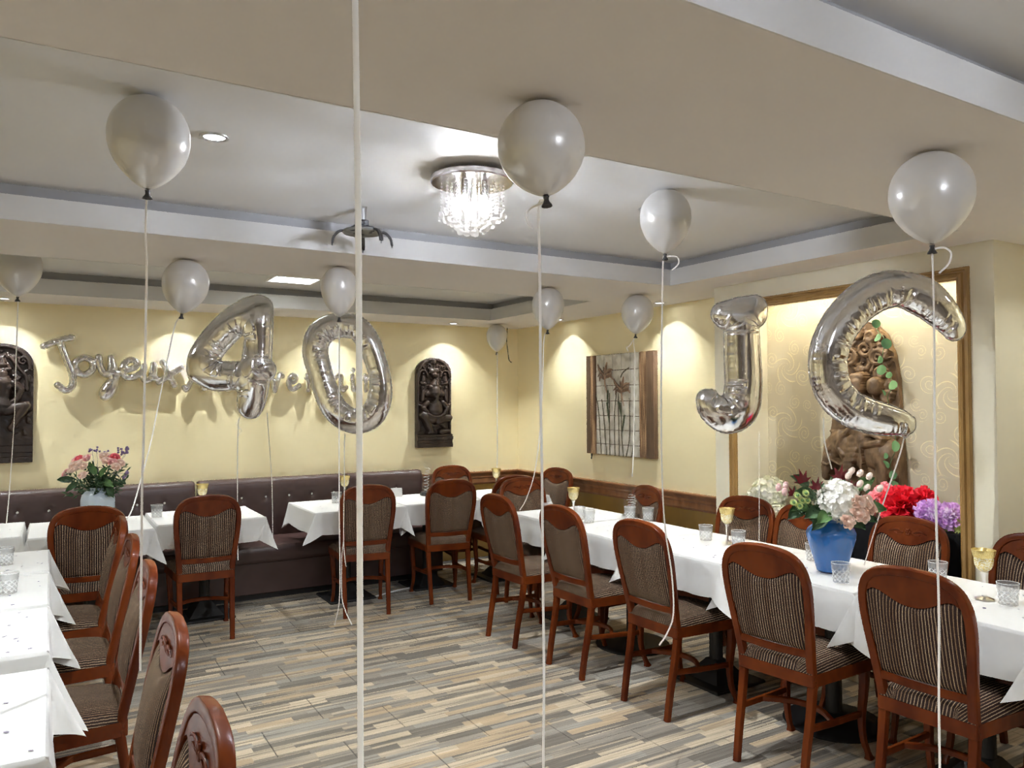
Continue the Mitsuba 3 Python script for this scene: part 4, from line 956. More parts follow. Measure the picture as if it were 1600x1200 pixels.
# pale vase with roses on the back row
VP = np.array([.295, 6.16, .757])
vase('flower_vase_001', [(.0001, 0), (.085, 0), (.095, .006), (.103, .05), (.108, .10), (.108, .15), (.100, .185), (.082, .207), (.066, .217), (.062, .226), (.066, .236), (.062, .238), (.056, .225), (.09, .18), (.098, .10), (.08, .012), (.0001, .01)], VP, PALEVASE, 'pale grey blue vase of pink roses behind the bench-side chair at left')
sc = .00448
def B2(px, py, toward=0.0): return VP + CAMR * ((px - 148) * sc) + CAMT * toward + np.array([0, 0, .235 + (757 - py) * sc])
BK2 = 'flower_bouquet_001'
r2 = [make_rose(.031, i + 5) for i in range(3)]
for i, (x, y, t, c) in enumerate(((119, 713, .03, 1), (126, 711, .05, 2), (138, 710, .05, 1), (122, 719, .08, 0), (132, 717, .09, 0), (122, 727, .10, 0), (129, 724, .11, 0), (140, 722, .11, 0), (142, 735, .13, 0), (103, 733, .02, 1), (160, 707, .02, 0), (167, 714, .06, 0), (176, 709, .02, 2), (177, 716, .06, 1), (185, 718, .03, 0), (184, 723, .08, 0), (170, 710, 0, 1))):
    fl(BK2, 'rose', r2[i % 3], (ROSEP, ROSEPINK, ROSEHOT)[c], B2(x, y + 3, t), np.array([0, 0, .8]) + CAMT * .7 + CAMR * ((x - 148) * .02), spin=i)
fm, sm_ = [], []
rng = np.random.default_rng(21)
for i in range(60):
    a = rng.uniform(-1, 1); up = rng.uniform(-.15, 1.0)
    tip = VP + [0, 0, .235] + CAMR * a * .21 * math.sqrt(max(.15, 1 - .4 * up * up)) + np.array([0, 0, .0 + .20 * up]) + CAMT * rng.uniform(-.10, .12)
    l, s = sprig(VP + [0, 0, .21] + CAMR * a * .03, tip, 15, .036, .011, 100 + i); fm.append(l); sm_.append(s)
add(BK2 + '__foliage', cat(fm), LEAFD, True); labels[BK2 + '__foliage'] = {'label': 'dark green leaves', 'kind': 'stuff'}
add(BK2 + '__stems', cat(sm_), STEM); labels[BK2 + '__stems'] = {'kind': 'stuff'}
for x, y in ((138, 697), (146, 699), (181, 699), (194, 697), (193, 703), (186, 704), (159, 703), (194, 735), (190, 742)):
    o = B2(x, y, 0); add(numbered(BK2 + '__sprig_flower'), cat([blob(o + np.random.default_rng(int(x + k)).normal(0, .010, 3), .008, 1) for k in range(5)] + [tube([o, B2(150 + (x - 150) * .5, 735, 0)], .0012, 4)]), BUDV, True)
for i, (x, y, ax, az) in enumerate(((165, 745, .5, -.2), (172, 752, .4, -.7), (152, 735, -.2, .6), (158, 738, .5, .5), (125, 748, -.7, -.5), (116, 744, -.9, .1))):
    add(numbered(BK2 + '__leaf'), at(make_leaf(.10, .05), orient_y(CAMR * ax + np.array([0, 0, az]) + CAMT * .3, CAMT + [0, 0, .5]), B2(x, y, .06)), LEAFM if i in (0, 2, 3) else LEAFD, True)
lab(BK2, 'bouquet of small pink and peach roses with dark leaves in the pale vase', 'bouquet')
labels[BK2 + '__rose'] = {'label': 'small pink rose'}; labels[BK2 + '__sprig_flower'] = {'label': 'violet filler flower'}
# cream hydrangeas in a dark vase inside the niche
vase('flower_vase_002', [(.0001, 0), (.05, 0), (.06, .01), (.068, .2), (.062, .42), (.045, .52), (.05, .55), (.045, .555), (.038, .52), (.05, .40), (.05, .02), (.0001, .015)], (4.03, 3.39, .30), BLACKRUB, 'dark tall vase in the niche corner holding cream hydrangeas')
BK3 = 'flower_bouquet_002'
fl(BK3, 'hydrangea', make_hydrangea(.115, 150, 7), HYDRG, (3.97, 3.39, .985), CAMT + [0, 0, .5]); fl(BK3, 'hydrangea', make_hydrangea(.075, 110, 8), HYDRG, (3.915, 3.30, .875), CAMT + [0, 0, .3])
fl(BK3, 'hydrangea', make_hydrangea(.07, 90, 9), HYDRG, (3.99, 3.50, .955), CAMT + [0, 0, .5])
for i, (dx, dy, z, a) in enumerate(((-.06, -.02, .80, -.7), (-.05, -.09, .76, -.8), (-.06, .05, .78, -.9), (-.08, -.06, .70, -1.0))):
    add(numbered(BK3 + '__leaf'), at(make_leaf(.15, .075), orient_y(CAMT * .6 + np.array([0, 0, a]), CAMT + [0, 0, .5]), (4.0 + dx, 3.38 + dy, z + .08)), LEAFD, True)
add(BK3 + '__stem', tube([(4.03, 3.39, .70), (4.02, 3.39, .85), (3.98, 3.39, .95)], .006), STEM)
lab(BK3, 'cream white hydrangea heads by the left side of the niche frame', 'bouquet')
# single blooms on the black console
def bloom(key, m, matk, o, d, label, group, heart=None):
    k = num(key); add(k + '__petals', at(m, rot_to(d), o), matk, True)
    if heart is not None: add(k + '__heart', at(heart[0], rot_to(d), np.array(o) + np.array(d) / np.linalg.norm(d) * heart[2]), heart[1], True)
    add(k + '__stem', tube([np.array(o), np.array(o) + [.03, 0, -.03], (o[0] + .05, o[1] + .01, .912)], .004), STEM); lab(k, label, 'flower', group)
tcam = np.array([-.75, -.55, .35])
car = make_pompon(.062, 80, 3)
bloom('carnation', car, CORAL, (3.99, 2.605, 1.068), tcam, 'coral pink carnation, topmost of three left of the red blooms', 'coral carnations')
bloom('carnation', car, CORAL, (3.955, 2.665, 1.01), tcam, 'coral pink carnation, middle of three left of the red blooms', 'coral carnations')
bloom('carnation', car, CORAL, (3.945, 2.70, .955), tcam, 'coral pink carnation, lowest of three beside the blue vase bouquet', 'coral carnations')
bloom('peony', make_pompon(.118, 170, 4, True, .9), REDP, (3.97, 2.49, 1.005), tcam, 'large bright red ruffled bloom on the black console', 'red blooms')
bloom('peony', make_pompon(.075, 90, 5, True, .8), REDP, (4.04, 2.41, 1.05), tcam, 'smaller red ruffled bloom behind the large red one', 'red blooms')
hb = make_pompon(.040, 60, 14, False, .7)
def lil(R, s): return make_pompon(R, 150, s, True, .62)
bloom('chrysanthemum', lil(.085, 6), LILAC, (3.955, 2.325, .985), tcam, 'lilac chrysanthemum with pale heart right of the red blooms', 'lilac blooms', (hb, LILACC, .024))
bloom('chrysanthemum', lil(.080, 7), LILAC, (3.99, 2.245, .985), tcam + [0, .2, .1], 'lilac chrysanthemum nearest the right side of the niche frame', 'lilac blooms', (hb, LILACC, .024))
bloom('chrysanthemum', lil(.062, 8), LILAC, (4.01, 2.385, .985), tcam + [0, -.3, 0], 'small lilac chrysanthemum tucked beside the red bloom', 'lilac blooms')
for i, (y, z) in enumerate(((2.195, .96), (2.20, .925), (2.28, .918))):
    k = num('lime_flower'); add(k, at(make_daisy(.028, 12, i), rot_to(tcam), (3.99, y, z)), LIME, True); lab(k, ('topmost', 'middle', 'lowest')[i] + ' lime green filler bloom by the lilac chrysanthemums', 'flower', 'lime blooms')

# ------------------------------------------------------------------ latex balloons on ribbons
def balloon_mesh(dia, h):
    a = dia / 2; up = a * 1.02; lo = h - up - .012
    pr = [(max(1e-4, a * math.sin(t)), up * math.cos(t) - up) for t in np.linspace(0, PI / 2, 14)]
    pr += [(a * (1 - t ** 2.05) ** .80 * (1 - .0 * t) + .007 * t, -up - lo * t) for t in np.linspace(0, 1, 18)[1:]]
    return lathe([(r, z) for r, z in pr], 44)
def knot_mesh(z): return lathe([(.0001, z + .006), (.008, z + .004), (.006, z - .004), (.0075, z - .010), (.013, z - .018), (.0145, z - .022), (.010, z - .023), (.0001, z - .016)], 14)
def ribbon_mesh(pts, w=.005, n=60, twist=2.0, seed=0, t=.0018):
    p = curve(pts, n); s = np.linspace(0, 1, len(p)); a = twist * np.sin(s * 5 + seed)
    up = np.c_[np.cos(a) * CAMT[0] - np.sin(a) * CAMR[0], np.cos(a) * CAMT[1] - np.sin(a) * CAMR[1], np.zeros(len(p)) + .02]
    up /= np.linalg.norm(up, axis=1, keepdims=True)
    return sweep(p, w, t, up=up, n=6, power=3)
def balloon(top, dia, h, ribbon, label, tilt=(0, 0), curl=None, w=.0080, tw=.35, seed=0):
    k = num('latex_balloon'); m = balloon_mesh(dia, h); kn = knot_mesh(-h + .004)
    R = trimesh.transformations.euler_matrix(tilt[0], tilt[1], 0)
    for q in (m, kn): q.apply_transform(R); q.apply_translation(top)
    add(k + '__body', m, LATEX, True); add(k + '__knot', kn, BLACKRUB, 40)
    kb = kn.vertices[np.argmin(kn.vertices[:, 2])]
    kp = np.array(kn.vertices).mean(0)
    add(k + '__ribbon', ribbon_mesh([kp] + ribbon[1:], w, 70, tw, seed), RIBBON, 50)
    if curl: add(k + '__ribbon_001', ribbon_mesh([kp] + curl[1:], w * .8, 30, .3, seed), RIBBON, 50)
    lab(k, label, 'balloon', 'pearl balloons under the ceiling')
    labels[k + '__knot'] = {'label': 'black tied knot'}; labels[k + '__ribbon'] = {'label': 'thin white ribbon'}
RB = {
'b1':[(0.263,2.626,2.231),(0.255,2.649,2.223),(0.254,2.669,2.129),(0.260,2.686,2.010),(0.261,2.707,1.890),(0.261,2.731,1.644),(0.261,2.754,1.437),(0.260,2.776,1.311),(0.262,2.798,1.099),(0.263,2.821,0.884),(0.265,2.843,0.693)],
'b2':[(1.093,1.662,2.108),(1.098,1.682,2.100),(1.110,1.699,1.969),(1.124,1.718,1.801),(1.137,1.738,1.595),(1.153,1.757,1.351),(1.167,1.777,1.102),(1.183,1.798,0.813),(1.194,1.820,0.557),(1.21,1.84,.15),(1.24,1.86,.006)],
'b3':[(2.325,2.552,2.218),(2.339,2.573,2.197),(2.354,2.601,1.891),(2.371,2.629,1.545),(2.396,2.652,1.195),(2.427,2.668,0.986),(2.471,2.676,0.775),(2.495,2.695,0.591),(2.487,2.731,0.494),(2.474,2.770,0.432)],
'b4':[(2.365,1.365,2.051),(2.367,1.371,2.038),(2.377,1.375,1.874),(2.386,1.381,1.714),(2.393,1.388,1.552),(2.404,1.395,1.309),(2.415,1.400,1.106),(2.428,1.405,0.901),(2.436,1.415,0.614),(2.445,1.421,0.410),(2.45,1.43,.05),(2.47,1.45,.006)],
'b5':[(-0.160,5.334,2.199),(-0.173,5.556,2.193),(-0.187,5.788,1.872),(-0.199,6.018,1.546),(-0.215,6.20,1.283),(-0.235,6.30,0.95),(-0.25,6.35,0.76)],
'b6':[(0.593,4.534,2.049),(0.581,4.517,2.012),(0.544,4.520,1.826),(0.502,4.527,1.583),(0.466,4.529,1.378),(0.419,4.538,1.174),(0.374,4.545,1.007),(0.325,4.560,0.93)],
'b7':[(1.417,4.271,2.060),(1.459,4.397,2.033),(1.503,4.530,1.696),(1.548,4.664,1.300),(1.594,4.798,0.883),(1.642,4.929,0.528),(1.683,5.063,0.242),(1.699,5.208,0.046)],
'b8':[(2.872,4.329,2.047),(2.916,4.411,2.016),(2.961,4.499,1.709),(2.996,4.596,1.346),(3.016,4.698,1.063),(3.015,4.811,0.866),(3.024,4.916,0.773)],
'b9':[(3.642,4.332,2.052),(3.653,4.338,2.021),(3.668,4.344,1.899),(3.674,4.363,1.524),(3.679,4.379,1.242),(3.680,4.397,1.03)],
'b10':[(3.732,6.497,2.049),(3.718,6.448,2.009),(3.697,6.416,1.512),(3.677,6.384,1.022),(3.643,6.351,0.83)],
'c3':[(2.325,2.552,2.218),(2.346,2.539,2.226),(2.376,2.521,2.221),(2.381,2.519,2.192),(2.357,2.534,2.164)],
'c4':[(2.365,1.365,2.051),(2.380,1.356,2.059),(2.397,1.345,2.057),(2.411,1.337,2.041),(2.405,1.342,2.009),(2.379,1.358,1.979)],
'c2':[(1.089,1.665,2.098),(1.070,1.677,2.087),(1.060,1.683,2.070),(1.063,1.682,2.048),(1.075,1.675,2.033)],
'c9':[(3.642,4.332,2.052),(3.622,4.346,1.992),(3.603,4.358,1.978),(3.615,4.352,1.950)],
}
balloon((.256, 2.575, ZT - .001), .236, .298, RB['b1'], 'pearl grey balloon at upper left beside the bright downlight', (0, .02), seed=1)
balloon((1.087, 1.672, ZC - .001), .226, .262, RB['b2'], 'largest pearl grey balloon under the beam right of the chandelier', (-.16, 0), RB['c2'], seed=2)
balloon((2.342, 2.555, ZT - .001), .225, .296, RB['b3'], 'bright white pearl balloon in the tray ceiling left of the silver J', (0, .02), RB['c3'], seed=3)
balloon((2.361, 1.368, ZC - .001), .244, .300, RB['b4'], 'pearl grey balloon above the silver C at upper right', (0, 0), RB['c4'], seed=4)
balloon((-.168, 5.31, ZT - .001), .25, .325, RB['b5'], 'pearl grey balloon at the left picture edge, top hidden by a beam', seed=5)
balloon((.637, 4.447, ZC - .001), .238, .305, RB['b6'], 'pearl grey balloon upper left of the silver four', (.02, .11), seed=6)
balloon((1.411, 4.254, ZC - .001), .205, .297, RB['b7'], 'white pearl balloon right above the silver zero', seed=7)
balloon((2.892, 4.317, ZC - .001), .217, .298, RB['b8'], 'pearl grey balloon crossed by a ribbon, upper left of the iris picture', (0, .03), seed=8)
balloon((3.653, 4.278, ZC - .001), .232, .298, RB['b9'], 'white pearl balloon right above the iris picture', (.04, .07), RB['c9'], seed=9)
balloon((3.80, 6.60, ZC - .001), .205, .285, RB['b10'], 'smallest pearl balloon in the far corner above the carved elephant plaque', seed=10)
balloon((.233, .665, ZC - .001), .235, .30, [(0, 0, 0), (.235, .665, 1.95), (.240, .669, 1.714), (.243, .674, 1.481), (.246, .679, 1.247), (.249, .683, .7), (.26, .70, .004)], 'balloon above the picture on the thick white ribbon nearest the camera', w=.0062, tw=.2, seed=11)

# ------------------------------------------------------------------ silver foil balloons
def foil(key, strokes, bbox, D, label, res=.0065, k=.68, yaw=0.0, lam=.027, wr=.75, f=1198.4, group='silver foil balloons'):
    """strokes: lists of (x, y, r) in a drawing's own units, y down; bbox: the outline's angular extent (in 1/f radians about the optical axis), which sets its size at distance D."""
    g = shapely.union_all([stroke_poly(q[:, :2] * [1, -1], q[:, 2]) for q in (curve(t, 90) for t in strokes)])
    x0, y0, x1, y1 = g.bounds; W, H = (bbox[2] - bbox[0]) * D / f - .014, (bbox[3] - bbox[1]) * D / f - .014
    g = affinity.scale(affinity.translate(g, -(x0 + x1) / 2, -(y0 + y1) / 2), W / (x1 - x0), H / (y1 - y0), origin=(0, 0))
    g = g.buffer(.014).buffer(-.014).simplify(.0015)
    if g.geom_type != 'Polygon': g = max(g.geoms, key=lambda q: q.area)
    o_px = ((bbox[0] + bbox[2]) / 2, (bbox[1] + bbox[3]) / 2)
    m, nb = inflate(g, res, k, wrinkle=wr, lam=lam, seed=len(key) + int(D * 10))
    u, v = o_px; d = RIGHT * ((u - 800) / f) - UP * ((v - 600) / f) + FWD
    o = EYE + D * d
    ez = -FWD * math.cos(yaw) + RIGHT * math.sin(yaw); ex = RIGHT * math.cos(yaw) + FWD * math.sin(yaw)
    mb = basis(m, o, ex, UP, ez)
    # seam: a thin crimped flange around the outline
    add(key + '__body', mb, FOIL, 40)
    sm = []
    for q in [g.exterior, *g.interiors]:
        pts = ring_pts(q, .008); n = len(pts); s = np.arange(n)
        nxt, prv = np.roll(pts, -1, 0), np.roll(pts, 1, 0); t = nxt - prv; t /= np.linalg.norm(t, axis=1, keepdims=True) + 1e-9; nn = np.c_[t[:, 1], -t[:, 0]]
        sign = 1 if sg.LinearRing(pts).is_ccw else -1
        if q is not g.exterior: sign = -sign
        zz = .0035 * np.sin(s * 1.9) + .002 * np.sin(s * 3.7 + 1)
        V = np.vstack([np.c_[pts - nn * sign * .004, 0 * s], np.c_[pts + nn * sign * (.0065 + .001 * np.sin(s * 2.3))[:, None], zz]])
        i, j = s, (s + 1) % n; sm.append(tm(V, np.vstack([np.c_[i, j, n + j], np.c_[i, n + j, n + i]])))
    add(key + '__seam', basis(cat(sm), o, ex, UP, ez), FOIL, True)
    lab(key, label, 'balloon', group); labels[key + '__seam'] = {'label': 'crimped foil seam'}
    return o, (ex, UP, ez)
U4 = 1 / 3.333
four = [[(1352, 345, 70), (1290, 370, 76), (1200, 432, 80), (1110, 520, 80), (1055, 600, 82), (1045, 650, 82)], [(1050, 655, 82), (1120, 690, 76), (1220, 690, 72), (1330, 685, 72), (1395, 660, 58)],
        [(1375, 345, 62), (1365, 430, 72), (1352, 560, 78), (1340, 680, 82), (1322, 790, 80), (1312, 838, 72)]]
foil('foil_number_four', four, (290, 459, 433, 656), 5.05, 'large silver foil balloon shaped as the digit four')
zero = [[(455, 432, 74), (560, 452, 72), (632, 540, 72), (672, 640, 68), (706, 760, 66), (705, 880, 74), (660, 985, 76), (560, 1030, 74), (465, 1000, 76), (395, 930, 78), (345, 820, 76), (308, 700, 76), (284, 590, 80), (310, 500, 82), (375, 450, 78), (455, 432, 74)]]
foil('foil_number_zero', zero, (471, 487, 614, 679), 5.15, 'large silver foil balloon shaped as the digit zero')
U7 = 1 / 3.0769
J_ = [[(150, 272, 56), (240, 258, 66), (312, 246, 64)], [(160, 290, 50), (310, 275, 62)], [(242, 300, 86), (247, 380, 88), (252, 500, 92), (256, 610, 92), (235, 705, 96), (170, 742, 84), (100, 710, 68), (70, 672, 50)], [(70, 672, 48), (100, 650, 28)]]
foil('foil_letter_j', J_, (1086, 459, 1201, 679), 4.45, 'large silver foil balloon shaped as the letter J')
C_ = [[(1275, 345, 58), (1262, 318, 66), (1215, 265, 80), (1130, 195, 94), (1010, 152, 86), (905, 165, 90), (805, 222, 92), (715, 320, 93), (660, 435, 94), (650, 545, 94), (685, 655, 92), (760, 728, 86), (855, 768, 82), (945, 788, 74), (1015, 800, 58), (1045, 815, 40)], [(1015, 800, 40), (1062, 790, 22)], [(1010, 830, 30), (1035, 862, 10)]]
foil('foil_letter_c', C_, (1261, 421, 1511, 686), 3.66, 'large silver foil balloon shaped as the letter C before the niche')
def tie(holder, pts, w=.0075, seed=0, name='ribbon'): add(numbered(f'{holder}__{name}'), ribbon_mesh(pts, w, 50, .35, seed), RIBBON, 50); labels[f'{holder}__ribbon'] = {'label': 'thin white ribbon'}
tie('foil_number_four', [(1.069,5.256,1.489),(1.073,5.314,1.412),(1.082,5.373,1.196),(1.095,5.432,0.888),(1.104,5.47,0.663),(1.112,5.49,0.508)])
tie('foil_number_four', [(1.069,5.256,1.489),(1.055,5.266,1.439),(1.080,5.251,1.405),(1.063,5.263,1.372)], .003)
tie('foil_number_zero', [(1.699,4.997,1.373),(1.718,5.066,1.275),(1.742,5.136,1.006),(1.762,5.207,0.821),(1.786,5.277,0.585),(1.821,5.339,0.427),(1.85,5.40,0.40)])
tie('foil_number_zero', [(1.78,5.26,0.62),(1.790,5.33,0.481),(1.797,5.350,0.209),(1.817,5.326,0.098),(1.853,5.293,0.004)])
tie('foil_letter_j', [(3.486,3.043,1.41),(3.488,3.047,1.240),(3.489,3.051,.98),(3.489,3.055,.757)], .003)
tie('foil_letter_c', [(3.20,2.40,1.50),(3.235,2.42,1.38),(3.278,2.414,1.248)])
tie('foil_letter_c', [(3.494,2.175,1.408),(3.50,2.21,1.30),(3.50,2.31,1.03),(3.507,2.405,0.757)])
tie('foil_number_four', [(1.225,5.16,1.52),(1.30,5.42,1.33),(1.45,5.95,.98),(1.53,6.25,.60),(1.54,6.28,.455)])

# the script banner on the back wall: each letter a foil pillow, joined at its neighbours
WORD1 = {
'J': [[(-0.045, 2.027), (0.046, 2.07), (0.142, 2.101)], [(0.061, 2.068), (0.105, 1.935), (0.151, 1.802), (0.145, 1.719), (0.1, 1.689), (0.051, 1.729)]],
'o': [[(0.228, 1.951), (0.279, 1.922), (0.287, 1.857), (0.23, 1.809), (0.174, 1.844), (0.17, 1.91), (0.228, 1.951)], [(0.279, 1.922), (0.328, 1.926)]],
'y': [[(0.328, 1.953), (0.338, 1.881), (0.369, 1.82), (0.41, 1.833), (0.416, 1.95)], [(0.416, 1.95), (0.451, 1.806), (0.434, 1.699), (0.391, 1.634), (0.357, 1.65), (0.374, 1.711), (0.451, 1.803), (.495, 1.835)]],
'e': [[(0.499, 1.847), (0.582, 1.873), (0.604, 1.914), (0.553, 1.938), (0.505, 1.897), (0.499, 1.835), (0.529, 1.792), (0.596, 1.805), (0.645, 1.843)]],
'u': [[(0.655, 1.887), (0.645, 1.809), (0.674, 1.769), (0.712, 1.802), (0.726, 1.901), (0.731, 1.803), (0.767, 1.776)]],
'x': [[(0.795, 1.919), (0.839, 1.825), (0.883, 1.736)], [(0.934, 1.88), (0.839, 1.809), (0.767, 1.76)]]}
LOW = {  # unit x-height drawings, x right, y up
'A': [[(0, .15), (.12, 0), (.45, .7), (.85, 2.0), (.95, 2.1), (.98, .6), (1.08, .08), (1.25, .1)], [(.35, .75), (1.0, .8)]],
'n': [[(0, .85), (.08, 1), (.1, 0)], [(.1, .6), (.3, .97), (.5, .9), (.52, .15), (.65, .0), (.85, .2)]],
'i': [[(0, .75), (.08, 1), (.1, .15), (.22, 0), (.42, .2)], [(.12, 1.38), (.12, 1.42)]],
'v': [[(0, .95), (.1, 1), (.28, .05), (.36, .05), (.6, 1), (.8, .9)]],
'e': [[(0, .45), (.35, .55), (.5, .8), (.3, 1.0), (.08, .8), (.02, .4), (.18, .05), (.45, .1), (.68, .3)]],
'r': [[(0, .8), (.1, 1), (.12, 0)], [(.12, .6), (.28, .95), (.48, .95)]],
's': [[(.45, .85), (.25, 1), (.08, .8), (.4, .35), (.3, .02), (.0, .1)]],
'a': [[(.5, .9), (.25, 1), (.04, .7), (.05, .25), (.25, .02), (.48, .3), (.52, .95), (.52, .15), (.65, 0), (.85, .2)]]}
def word(key, letters, r, label):
    for n_, (ch, strokes) in enumerate(letters):
        g = shapely.union_all([stroke_poly(curve(s, 30), r) for s in strokes]).buffer(.004).buffer(-.004)
        gs = list(getattr(g, 'geoms', [g])); ms = []
        for q in gs: ms.append(inflate(q.simplify(.001), .0065, .85, wrinkle=.5, lam=.018, seed=n_)[0])
        m = cat(ms); bow = .012 * math.sin(n_ * 1.7)
        add(f'{key}__letter' + (f'_{n_:03d}' if n_ else ''), basis(m, (0, YB - .045 + bow * .5, 0), (1, 0, 0), (0, 0, 1), (0, -1, 0)), FOIL, 50)
    add(key + '__tape', cat([box(x - .012, x + .012, YB - .045, YB - .001, z - .012, z + .012, .003) for x, z in key_tapes[key]]), WHITEP)
    lab(key, label, 'foil banner', 'script banner on the back wall')
key_tapes = {'foil_word_banner': [(-.0, 2.06), (.41, 1.93), (.88, 1.74)], 'foil_word_banner_001': [(1.0, 1.72), (1.9, 1.83), (2.75, 1.80)]}
word('foil_word_banner', list(WORD1.items()), .0265, 'silver foil script word Joyeux on the back wall')
ann = []
for ch, x, hs in (('A', .96, .135), ('n', 1.22, .135), ('n', 1.38, .135), ('i', 1.55, .135), ('v', 1.66, .135), ('e', 1.825, .135), ('r', 1.985, .135), ('s', 2.12, .135), ('a', 2.24, .135), ('i', 2.41, .135), ('r', 2.53, .135), ('e', 2.66, .135)):
    ann.append((ch, [[(x + a * hs * 1.05, 1.70 + b * hs - .0 * a) for a, b in s] for s in LOW[ch]]))
word('foil_word_banner_001', ann, .0225, 'silver foil script word Anniversaire on the back wall, partly hidden by the 4 and 0')

# ------------------------------------------------------------------ chandelier and ceiling mount
def chandelier(CX, CY, label):
    k = num('crystal_chandelier')
    add(k + '__canopy', moved(lathe([(.0001, ZT), (.075, ZT), (.075, 2.507), (.165, 2.506), (.170, 2.502), (.170, 2.484), (.166, 2.479), (.0001, 2.479)], 56), (CX, CY, 0)), CHROME, 30)
    rng = np.random.default_rng(8)
    bead, ball = trimesh.creation.icosphere(subdivisions=1, radius=.0055), trimesh.creation.icosphere(subdivisions=2, radius=.0150)
    sp_n = 0
    for rad, cnt, zb in ((.130, 20, 2.345), (.105, 16, 2.325), (.080, 12, 2.305), (.055, 9, 2.288), (.030, 5, 2.272), (0.0, 1, 2.255)):
        for i in range(cnt):
            a = (i + .5 * (cnt % 2)) * 2 * PI / cnt + rad * 9; x, y = CX + rad * math.cos(a), CY + rad * math.sin(a); zj = zb + rng.normal(0, .004)
            zs = np.arange(2.474, zj + .018, -.0135)
            add(numbered(k + '__crystal_strand') if False else k + '__crystal_strand' + (f'_{sp_n:03d}' if sp_n else ''), cat([moved(bead, (x, y, z)) for z in zs]), THIN, True)
            add(k + '__crystal_strand' + (f'_{sp_n:03d}' if sp_n else '') + '__crystal_ball', moved(ball, (x, y, zj)), THIN, True); sp_n += 1
    for i in range(5):
        a = i * 2 * PI / 5; x, y = CX + .068 * math.cos(a), CY + .068 * math.sin(a)
        add(numbered(k + '__lamp_holder'), moved(lathe([(.0001, 2.479), (.011, 2.479), (.011, 2.418), (.0001, 2.418)], 12), (x, y, 0)), CHROME)
        b = lathe([(.0001, 2.418), (.0115, 2.414), (.0130, 2.395), (.0120, 2.365), (.006, 2.352), (.0001, 2.350)], 10); b = moved(b, (x, y, 0))
        if (b.face_normals * (b.triangles_center - [x, y, 2.385])).sum() < 0: b.invert()
        add(numbered(k + '__lamp'), b, WHITEP, False, emitter={'type': 'area', 'radiance': rgb(np.array(COOL) * BULB_POWER)})
    lab(k, label, 'chandelier')
    labels[k + '__canopy'] = {'label': 'round mirror chrome plate'}; labels[k + '__lamp'] = {'label': 'glowing white bulb'}
chandelier(1.478, 2.765, 'round chrome chandelier with hanging glass crystal balls, glowing white')
chandelier(1.445, -0.35, 'second crystal chandelier, in the near tray ceiling behind the camera')
k = 'projector_mount'; MX, MY = 1.285, 3.53
add(k + '__pole', moved(lathe([(.0001, ZT), (.024, ZT), (.020, ZT - .006), (.020, 2.452), (.0001, 2.452)], 24), (MX, MY, 0)), STEEL)
add(k + '__clamp', cat([box(MX - .024, MX + .024, MY - .026, MY + .026, 2.432, 2.462, .004), box(MX - .05, MX + .05, MY - .03, MY + .03, 2.418, 2.434, .004), moved(blob((0, 0, 0), (.012, .006, .012), 2), (MX - .01, MY - .028, 2.447))]), BLACK)
pl = lathe([(.0001, 2.418), (.075, 2.418), (.092, 2.412), (.096, 2.404), (.090, 2.398), (.086, 2.402), (.070, 2.407), (.0001, 2.405)], 40)
add(k + '__plate', moved(pl, (MX, MY, 0)), GREYMETAL, 30)
for i, a in enumerate((2.9, -.35, -1.25, 1.2)):
    d = np.array([math.cos(a), math.sin(a), 0]); o = np.array([MX, MY, 0])
    pa = curve([o + d * .082 + [0, 0, 2.408], o + d * .112 + [0, 0, 2.402], o + d * .135 + [0, 0, 2.375], o + d * .142 + [0, 0, 2.345]], 14)
    add(numbered(k + '__arm'), cat([sweep(pa, .020, .012, up=(0, 0, 1), n=8), tube([pa[-1], pa[-1] - [0, 0, .012]], .003)]), DARKCHROME, 40)
for i in range(3):
    a = i * 2.1 + .4; add(numbered(k + '__slot'), at(box(-.028, .028, -.006, .006, -.001, .001), trimesh.transformations.rotation_matrix(a, [0, 0, 1]), (MX + .045 * math.cos(a + 1.2), MY + .045 * math.sin(a + 1.2), 2.4050)), BLACK)
lab(k, 'metal projector ceiling mount with round plate and bent arms left of the chandelier', 'ceiling mount')

# ------------------------------------------------------------------ on the tables
ZT0 = .757
def make_tumbler():
    n, rows = 40, 18; V = []
    for i in range(rows + 1):
        t = i / rows; z = .088 * t; r = .0345 + .0075 * t
        for j in range(n):
            a = j * 2 * PI / n; q = 0
            if .08 < t < .68: q = -.0020 * (1 - abs(math.sin(5 * a + t * 9.5)) ** .8) - .0020 * (1 - abs(math.sin(5 * a - t * 9.5)) ** .8)
            V.append(((r + q) * math.cos(a), (r + q) * math.sin(a), z))
    inner = [(.0392, .088), (.0372, .06), (.0340, .018), (.031, .013), (.0001, .012)]
    for r, z in inner[:-1]:
        for j in range(n): a = j * 2 * PI / n; V.append((r * math.cos(a), r * math.sin(a), z))
    R = rows + 1 + len(inner) - 1; f = []
    for i in range(R - 1):
        for j in range(n):
            l = (j + 1) % n; f += [(i * n + j, i * n + l, (i + 1) * n + l), (i * n + j, (i + 1) * n + l, (i + 1) * n + j)]
    V += [(0, 0, .012), (0, 0, 0)]; c1, c0 = len(V) - 2, len(V) - 1
    for j in range(n):
        l = (j + 1) % n; f += [((R - 1) * n + j, (R - 1) * n + l, c1), (l, j, c0)]
    m = tm(V, f)
    return m if m.volume > 0 else (m.invert() or m)
def _cut(p, n, uv):
    a, b = uv.x * 10.0, uv.y * 4.4
    e = dr.minimum(dr.abs(a + b - dr.floor(a + b) - 0.5), dr.abs(a - b - dr.floor(a - b) - 0.5))
    return 0.10 + 0.55 * smoothstep(0.16, 0.03, e) * smoothstep(0.70, 0.62, uv.y) * smoothstep(0.02, 0.1, uv.y) + 0.45 * smoothstep(0.955, 0.975, uv.y)
